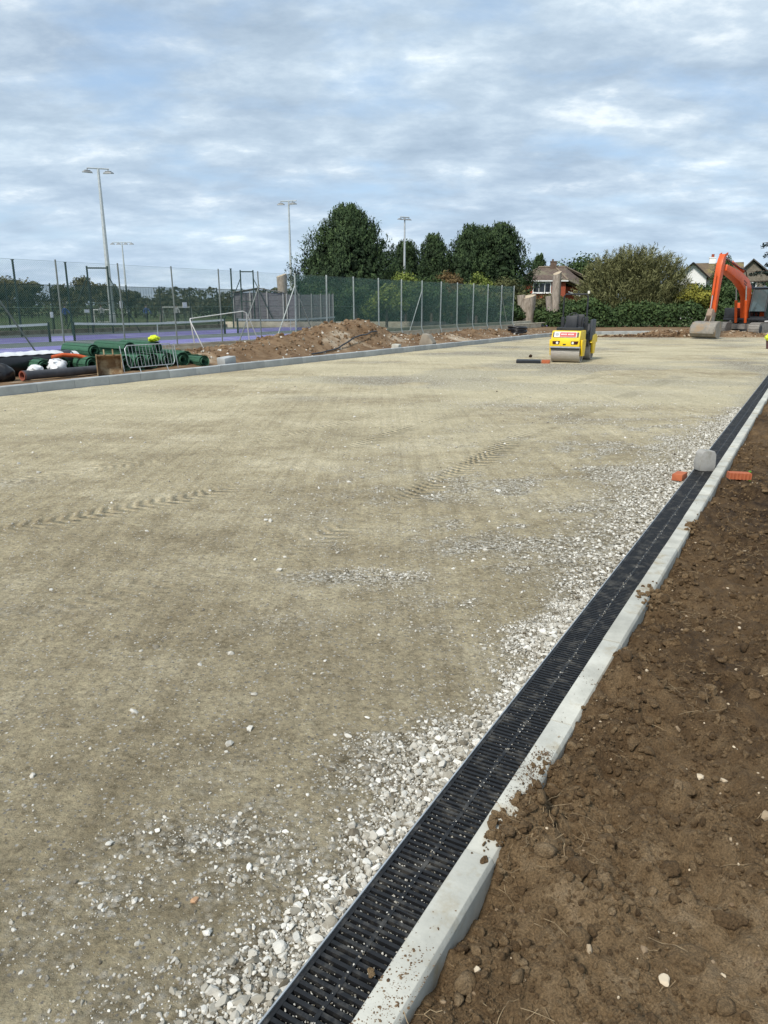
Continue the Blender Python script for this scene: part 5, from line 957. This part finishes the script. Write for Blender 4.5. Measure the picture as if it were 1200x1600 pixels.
q = MB(); q.box((0, -1.215, .525), (1.04, .10, .05)); q.build('bumper', GALV, rl, bevel=.006); q = MB(); q.box((0, -1.225, .475), (1.0, .05, .05)); q.build('scraper', BLK, rl, bevel=.006)
for x in (-.32, .32):
    q = MB(); sg = 1 if x > 0 else -1; q.prism([(x - .11, .63), (x + .11, .63), (x + .14, .74), (x - .12, .73)], -1.268, -1.245); l_ = q.build('headlight', P('lamp_dark_red', (.06, .012, .01), None, .2, 5), rl); q = MB(); q.lathe([(0, -1.264), (.042, -1.262), (.045, -1.25)], (x - sg * .05, -.016, .675), 14, 'Y'); q.build('lens', P('lamp_lens', (.85, .83, .75), None, .15, 5), l_)
q = MB(); q.box((-.02, -1.262, .625), (.10, .02, .035)); q.build('badge', BLK, rl)
pn = empty_p = None
q = MB(); q.box((0, 0, 0), (.78, .02, .20)); sg_ = q.build('sign_panel', P('sign_white', (.80, .80, .78), None, .5, 9), rl, loc=(-.01, -1.195, .955), rot=(-.44, 0, 0))
q = MB(); q.box((.09, -.013, -.005), (.56, .008, .16)); q.build('red_board', RED, sg_); q = MB(); q.lathe([(0, -.016), (.055, -.016), (.06, -.011)], (-.29, 0, 0), 16, 'Y'); q.build('round_emblem', P('emblem_grey', (.42, .42, .44), None, .6, 9), sg_)
q = MB(); x = -.15
for k, wd in enumerate([.028, .022, .026, .012, .026, .024, .026, 0, .03, .024, .022, .026, .012, .026, .024]):
    if wd: q.box((x + wd / 2, -.019, .0), (wd * .78, .004, .05))
    x += (wd or .028) + .006
q.build('sign_lettering', MATS['sign_white'], sg_)['kind'] = 'stuff'
for x in (-.42, .42): q = MB(); q.box((x, -1.185, .945), (.05, .04, .17), rx=-.44); q.build('vent', BLK, rl)
q = MB(); q.box((0, -.62, 1.10), (.84, .55, .17)); q.build('deck', BLK, rl, bevel=.02)
q = MB(); q.prism([(-.62, 1.18), (-.28, 1.18), (-.34, 1.52), (-.56, 1.58)], -.19, .21, 'X'); q.build('dashboard', BLK, rl, bevel=.02); q = MB(); q.tube([(.0 + .19 * math.cos(a), -.25 + .06 * math.sin(a), 1.50 + .17 * math.sin(a)) for a in np.linspace(0, 2 * math.pi, 20)], .016, 6, False); q.build('steering_wheel', BLK, rl, smooth=True)
q = MB(); q.box((.02, .25, 1.12), (.46, .46, .14)); q.box((.02, .46, 1.38), (.44, .12, .46), rx=-.12); q.build('seat', BLK, rl, bevel=.04)
q = MB(); q.prism([(.15, .50), (1.22, .52), (1.25, .80), (1.12, 1.22), (.60, 1.30), (.42, 1.0), (.15, .95)], -.50, .50, 'X'); q.build('engine_cover', BLK, rl, bevel=.04)
q = MB(); q.box((0, -.08, .62), (.90, .62, .26)); q.build('chassis', BLK, rl, bevel=.02)
for x in (-.56, .56): q = MB(); q.prism([(.30, .62), (1.22, .62), (1.26, .82), (1.0, .94), (.42, .90)], x - .04, x + .04, 'X'); q.build('rear_flank', YEL, rl, bevel=.015)
q = MB(); q.box((.55, .55, 1.08), (.09, .62, .72)); q.build('tank', P('machine_slate', (.06, .07, .085), (.045, .05, .06), .5, 5), rl, bevel=.03)
q = MB(); q.tube([(-.42, -.02, .95), (-.42, -.02, 2.24), (-.36, -.02, 2.31), (.36, -.02, 2.31), (.42, -.02, 2.24), (.42, -.02, .95)], .029, 8); q.build('roll_bar', BLK, rl, smooth=True)
for x in (-.42, .42): q = MB(); q.box((x, -.02, 1.28), (.11, .12, .50)); q.build('post_sleeve', BLK, rl, bevel=.01)
q = MB(); q.tube([(.44, -.06, 2.33), (.44, -.06, 2.42)], .04, 8); q.build('beacon', P('lamp_lens', (.85, .83, .75)), rl); q = MB(); q.tube([(.30, -.3, 1.2), (.34, -.36, 1.5), (.42, -.38, 1.56)], .016, 6); q.build('lever', BLK, rl, smooth=True)
# ================================================================ EXCAVATOR
ORG = P('machine_orange', (.68, .105, .02), (.56, .085, .018), .4, 3, 5, c3=(.46, .12, .05), s3=3, m3=(.66, .8)); TRK = P('track_steel', (.30, .28, .25), (.20, .185, .165), .7, 6, 6, metal=.2); BKT = P('bucket_steel', (.31, .285, .245), (.21, .19, .16), .6, 4, 7, metal=.2, c3=(.30, .22, .14), s3=2)
ex = empty('excavator', 'orange tracked excavator with raised boom and wide grading bucket', 'excavator', (21.6, 45.0, 0), math.atan2(-.714, -.7))
def limb(pts, y0, y1):
    up, dn = [], []
    for i, (x, z, w_) in enumerate(pts):
        a_, c_ = pts[max(i - 1, 0)], pts[min(i + 1, len(pts) - 1)]; d = Vector((c_[0] - a_[0], c_[1] - a_[1])).normalized(); n = Vector((-d.y, d.x)); up.append((x + n.x * w_ / 2, z + n.y * w_ / 2)); dn.append((x - n.x * w_ / 2, z - n.y * w_ / 2))
    q = MB(); m = len(up)
    V = [(a, y, c) for y in (y0, y1) for a, c in up + dn]; k = 2 * m; F = []
    for i in range(m - 1): F += [(i, i + 1, m + i + 1, m + i), (k + m + i, k + m + i + 1, k + i + 1, k + i), (i, k + i, k + i + 1, i + 1), (m + i, m + i + 1, k + m + i + 1, k + m + i)]
    F += [(0, m, k + m, k), (m - 1, k + m - 1, k + 2 * m - 1, 2 * m - 1)]; return q.add(V, F)
bo = limb([(.72, .95, .30), (.90, 1.7, .46), (1.0, 2.2, .62), (1.15, 2.5, .72), (1.55, 2.82, .70), (2.8, 3.25, .54), (4.9, 3.66, .32)], -.21, .21).build('boom', ORG, ex, bevel=.02)
ar = limb([(5.10, 4.30, .20), (5.22, 4.02, .36), (5.30, 3.70, .46), (5.46, 2.93, .38), (5.62, 1.35, .24)], -.15, .15).build('arm', ORG, ex, bevel=.02)
q = MB()
for y in (-.16, .16): q.box((5.02, y, 4.32), (.30, .03, .14), ry=.3)
q.build('arm_ears', ORG, ar)['kind'] = 'stuff'
def ram(name, a, c, r, parent, f=.6):
    a, c = Vector(a), Vector(c); m = a + (c - a) * f; q = MB(); q.tube([a, m], r, 10); o = q.build(name, ORG, parent, smooth=True); q = MB(); q.tube([m, c], r * .5, 8); q.build('rod', GALV, o, smooth=True)
for y in (-.27, .27): ram('lift_ram', (1.35, y, .75), (1.9, y, 2.75), .075, ex, .62)
ram('arm_ram', (1.9, 0, 3.55), (5.05, 0, 4.30), .075, ex, .58); ram('bucket_ram', (5.78, 0, 3.35), (5.98, 0, 1.55), .06, ex, .62)
q = MB(); q.tube([(1.3, .10, 3.05), (1.9, .12, 3.62), (2.8, .1, 3.72), (4.6, .08, 4.05), (5.1, .1, 4.1)], .03, 6); q.tube([(1.2, -.10, 2.95), (2.0, -.12, 3.50), (3.4, -.1, 3.72)], .03, 6); q.build('hoses', BLK, bo, smooth=True)['kind'] = 'stuff'
q = MB()
for k, (x, z) in enumerate(((1.75, 2.92), (1.88, 2.96), (2.01, 3.0), (2.14, 3.04), (1.80, 2.80), (1.93, 2.84), (2.06, 2.88))): q.box((x, .214, z), (.085, .006, .075), ry=-.3)
q.build('boom_lettering', BLK, bo)['kind'] = 'stuff'
q = MB(); q.prism([(5.60, 1.42), (5.98, 1.55), (6.15, 1.20), (5.85, .80), (5.60, .85), (5.50, 1.2)], -.14, .14); q.build('quick_hitch', P('hitch_rust', (.33, .24, .18), (.22, .16, .12), .7, 6), ex, bevel=.02)
bu = [(5.72, .84), (6.10, .90), (6.48, .84), (6.74, .62), (6.80, .36), (6.66, .14), (6.34, .03), (6.06, .02)]; bi = [(6.08, .06), (6.34, .08), (6.62, .19), (6.74, .38), (6.68, .58), (6.45, .78), (6.10, .84), (5.74, .79)]
V = [(x, y, z) for y in (-.64, .64) for x, z in bu + bi]; m_ = 16; F = [(i, (i + 1) % m_, (i + 1) % m_ + m_, i + m_) for i in range(m_)] + [(i, m_ - 1 - i, m_ - 2 - i, i + 1) for i in range(7)] + [(m_ + i, m_ + i + 1, m_ + m_ - 2 - i, m_ + m_ - 1 - i) for i in range(7)]
q = MB(); q.add(V, F); bb = q.build('bucket', BKT, ex)
for y in (-.64, .64): q = MB(); q.prism(bu, y - .02, y + .02); q.build('bucket_side', BKT, bb)
for y in (-.14, .14): q = MB(); q.prism([(5.75, .86), (5.70, 1.12), (6.05, 1.20), (6.30, .86)], y - .02, y + .02); q.build('bucket_lug', BKT, bb)
q = MB(); q.box((6.80, 0, .33), (.03, 1.24, .10)); q.build('wear_strip', BKT, bb)
# undercarriage
for y in (-.92, .92):
    prof = []; hx, hr = 1.45, .36
    for k in range(9): a = -math.pi / 2 + math.pi * k / 8; prof.append((hx + hr * math.cos(a), .38 + hr * math.sin(a)))
    for k in range(9): a = math.pi / 2 + math.pi * k / 8; prof.append((-hx + hr * math.cos(a), .38 + hr * math.sin(a)))
    q = MB(); q.prism(prof, y - .27, y + .27); t_ = q.build('track', TRK, ex, bevel=.01); q = MB(); per = 0
    for a_, c_ in zip(prof, prof[1:] + prof[:1]):
        ln = math.hypot(c_[0] - a_[0], c_[1] - a_[1]); kk = max(1, int(ln / .14)); ang = math.atan2(c_[1] - a_[1], c_[0] - a_[0])
        for i in range(kk): f = (i + .5) / kk; q.box((a_[0] + (c_[0] - a_[0]) * f, y, a_[1] + (c_[1] - a_[1]) * f), (.09, .56, .05), ry=-ang)
    q.build('track_shoes', TRK, t_)['kind'] = 'stuff'
    q = MB(); q.lathe([(0, y * 1.31), (.2, y * 1.31), (.26, y * 1.29)], (1.45, 0, .38), 14, 'Y'); q.build('idler', BLK, t_)
q = MB(); q.box((0, 0, .52), (1.7, 1.4, .30)); q.lathe([(.55, .66), (.55, .84), (0, .84)], n=20); q.build('undercarriage', TRK, ex)['kind'] = 'stuff'
q = MB(); q.box((-.55, 0, .93), (2.9, 2.35, .14)); q.build('deck', BLK, ex, bevel=.02); q = MB(); q.prism([(-2.25, 1.0), (-.72, 1.0), (-.72, 1.86), (-2.0, 1.86), (-2.25, 1.5)], -1.17, 1.17); q.build('engine_housing', ORG, ex, bevel=.05); q = MB(); q.box((.15, -.85, 1.28), (1.5, .6, .56)); q.build('side_box', BLK, ex, bevel=.03)
cabm = BLK; cy0, cy1 = .26, 1.18; cp = [(-.62, 1.0), (.86, 1.0), (.98, 1.35), (.66, 2.58), (.45, 2.66), (-.62, 2.66)]
q = MB(); q.box((.12, (cy0 + cy1) / 2, 1.03), (1.5, cy1 - cy0, .10)); q.prism([(-.66, 2.60), (.62, 2.60), (.70, 2.66), (.40, 2.74), (-.66, 2.74)], cy0 - .03, cy1 + .03); q.build('cab_shell', BLK, ex, bevel=.01)['kind'] = 'stuff'
for y in (cy0 + .035, cy1 - .035):
    for a_, c_ in (((.90, 1.08), (.98, 1.35)), ((.98, 1.35), (.66, 2.60)), ((-.60, 1.08), (-.60, 2.60)), ((.12, 1.08), (.12, 2.60)), ((-.60, 1.62), (.12, 1.62))): q = MB(); q.tube([(a_[0], y, a_[1]), (c_[0], y, c_[1])], .045, 6); q.build('cab_pillar', BLK, ex)
CG = P('cab_glass', (.07, .10, .105), (.045, .07, .075), .06, 2, 3, spec=.7)
for y in (cy0 + .02, cy1 - .02): q = MB(); q.prism([(-.58, 1.08), (.88, 1.08), (.96, 1.35), (.64, 2.60), (-.58, 2.60)], y - .006, y + .006); q.build('side_glass', CG, ex)
q = MB(); q.box((.82, (cy0 + cy1) / 2, 1.98), (.012, cy1 - cy0 - .10, 1.24), ry=-.25); q.build('windscreen', CG, ex); q = MB(); q.box((.25, .72, 2.77), (.34, .05, .05)); q.build('roof_bar', GALV, ex)
q = MB(); q.tube([(.95, 1.22, 1.9), (1.15, 1.34, 2.2)], .014, 5); q.box((1.16, 1.36, 2.3), (.04, .16, .26)); q.build('mirror', BLK, ex, smooth=True)['kind'] = 'stuff'
# ---------------------------------------------------------------- dark car behind the excavator
car = empty('parked_car', 'dark car parked behind the excavator boom', 'car', (26.6, 55.0, .13), .05); CARP = P('car_paint', (.018, .020, .026), (.014, .016, .02), .25, 2, spec=.6)
q = MB(); q.prism([(-2.1, .35), (2.1, .35), (2.15, .75), (1.9, .98), (.95, 1.02), (.5, .98), (-1.3, .98), (-2.0, .95), (-2.15, .7)], -.88, .88, 'X') if False else q.prism([(-2.1, .32), (2.1, .32), (2.15, .75), (1.9, .96), (-.95, 1.02), (-2.0, .88), (-2.15, .65)], -.88, .88, 'X'); q.build('body', CARP, car, bevel=.05)
q = MB(); q.prism([(-.95, .98), (-.35, 1.52), (1.2, 1.55), (1.85, .95)], -.74, .74, 'X'); q.build('cabin', CARP, car, bevel=.04); q = MB(); q.box((0, -.70, 1.24), (1.34, .02, .62), rx=-.83); q.build('windscreen', CG, car); q = MB(); q.prism([(-.80, 1.02), (-.30, 1.46), (1.12, 1.48), (1.55, 1.02)], -.752, .752, 'X'); q.build('side_windows', CG, car)
for x in (-.62, .62): q = MB(); q.box((x, -2.13, .72), (.40, .06, .14)); q.build('headlight', P('lamp_lens', (.85, .83, .75)), car, bevel=.02)
q = MB(); q.box((0, -2.165, .50), (.52, .02, .11)); q.build('number_plate', WHITE, car); q = MB(); q.box((0, -2.15, .66), (.8, .03, .12)); q.build('grille', BLK, car)
for x in (-.80, .80):
    for y in (-1.3, 1.3): q = MB(); q.lathe([(0, -.10), (.20, -.10), (.31, -.09), (.32, 0), (.31, .09), (.20, .10), (0, .10)], (x, y, .32), 20, 'X'); wl_ = q.build('wheel', P('tyre', (.02, .02, .02), None, .9, 9), car, smooth=True); q = MB(); q.lathe([(0, (.112 if x > 0 else -.112)), (.19, (.108 if x > 0 else -.108))], (x, y, .32), 14, 'X'); q.build('rim', GALV, wl_)
# bucket with a yellow vest at the right edge
vb = empty('site_bucket', 'brown bucket under a yellow vest at the right edge', 'bucket', (16.0, 31.2, -.01)); q = MB(); q.lathe([(0, 0), (.15, 0), (.19, .33), (.175, .33), (.14, .03), (0, .03)], n=18); q.build('pail', P('bucket_brown', (.13, .06, .06), None, .6, 6), vb, smooth=True)
o = lump('hi_vis_vest', 'yellow vest draped over the bucket at the right edge', 'vest', (16.0, 31.2, .43), (.25, .25, .17), MATS['hi_vis_yellow'], 23, 4, .25, 2.)
# ================================================================ PLAYERS ON THE PITCH
def person(label, x, y, rz, top, low, skin=(.45, .28, .20), stride=.2, arm=.2):
    J = {'pelvis': ((0, 0, .95), .13), 'waist': ((0, 0, 1.10), .12), 'chest': ((0, 0, 1.34), .14), 'neck': ((0, 0, 1.50), .055), 'head': ((0, -.02, 1.62), .095), 'crown': ((0, -.01, 1.72), .085)}
    E_ = [('pelvis', 'waist'), ('waist', 'chest'), ('chest', 'neck'), ('neck', 'head'), ('head', 'crown')]
    for s_, sg in (('l', -1), ('r', 1)):
        d = stride * sg
        J.update({'hip' + s_: ((.09 * sg, 0, .90), .095), 'knee' + s_: ((.10 * sg, d * .5 - .04, .50), .06), 'ankle' + s_: ((.10 * sg, d, .09), .042), 'toe' + s_: ((.11 * sg, d - .17, .04), .036), 'sh' + s_: ((.18 * sg, 0, 1.42), .06), 'el' + s_: ((.26 * sg, -d * .5 - arm * .3, 1.16), .045), 'wr' + s_: ((.25 * sg, -d * .7 - arm, 1.0), .034), 'hand' + s_: ((.25 * sg, -d * .8 - arm * 1.2, .92), .036)})
        E_ += [('pelvis', 'hip' + s_), ('hip' + s_, 'knee' + s_), ('knee' + s_, 'ankle' + s_), ('ankle' + s_, 'toe' + s_), ('chest', 'sh' + s_), ('sh' + s_, 'el' + s_), ('el' + s_, 'wr' + s_), ('wr' + s_, 'hand' + s_)]
    ks = list(J); me = bpy.data.meshes.new('person'); me.from_pydata([J[k][0] for k in ks], [(ks.index(a), ks.index(c)) for a, c in E_], [])
    m = bpy.data.materials.new('person_clothes'); m.use_nodes = True; nt = m.node_tree; b = nt.nodes['Principled BSDF']; b.inputs['Roughness'].default_value = .8; tc = nd(nt, 'ShaderNodeTexCoord'); sp = nd(nt, 'ShaderNodeSeparateXYZ'); nt.links.new(tc.outputs['Object'], sp.inputs[0]); dv = nd(nt, 'ShaderNodeMath'); dv.operation = 'DIVIDE'; nt.links.new(sp.outputs[2], dv.inputs[0]); dv.inputs[1].default_value = 1.8
    r = nd(nt, 'ShaderNodeValToRGB'); r.color_ramp.interpolation = 'CONSTANT'; nt.links.new(dv.outputs[0], r.inputs[0]); e = r.color_ramp.elements; e[0].position, e[0].color = 0, (.05, .05, .05, 1); e[1].position, e[1].color = .05, (*low, 1)
    for p_, c_ in ((.535, top), (.83, skin)): k = e.new(p_); k.color = (*c_, 1)
    nt.links.new(r.outputs[0], b.inputs['Base Color'])
    o = link('person', me, m, None, (x, y, -.02), (0, 0, rz)); md = o.modifiers.new('skin', 'SKIN'); md.use_smooth_shade = True; 
    for i, k in enumerate(ks): me.skin_vertices[0].data[i].radius = (J[k][1], J[k][1] * (.75 if k in ('pelvis', 'waist', 'chest') else 1))
    me.skin_vertices[0].data[0].use_root = True; o.modifiers.new('sub', 'SUBSURF').levels = 1; o.modifiers['sub'].render_levels = 2
    tag(o, label, 'person', 'people on the pitch'); q = MB(); q.lathe([(.10, 1.63), (.108, 1.70), (.09, 1.77), (.04, 1.81), (0, 1.815)], (0, .01, 0), 14); q.build('hair', P('dark_hair', (.03, .02, .015), None, .8, 9), o, smooth=True); return o
DK = (.02, .022, .03)
person('person in a blue top walking on the pitch, right of the big mast', -22.9, 73.5, .8, (.05, .10, .30), DK, stride=.28); person('person in a dark top beside the blue-topped one', -21.3, 73.0, -.5, (.07, .06, .06), (.30, .28, .26), stride=.16)
person('person in grey standing in the smaller goal', -28.3, 76.4, .2, (.30, .31, .33), DK, stride=.1); person('person in a pale top standing in the larger goal', -21.0, 77.2, .3, (.55, .56, .58), DK, stride=.2); person('person in a blue shirt near the left tennis net', -27.6, 66, 1.2, (.06, .12, .40), DK, stride=.22)
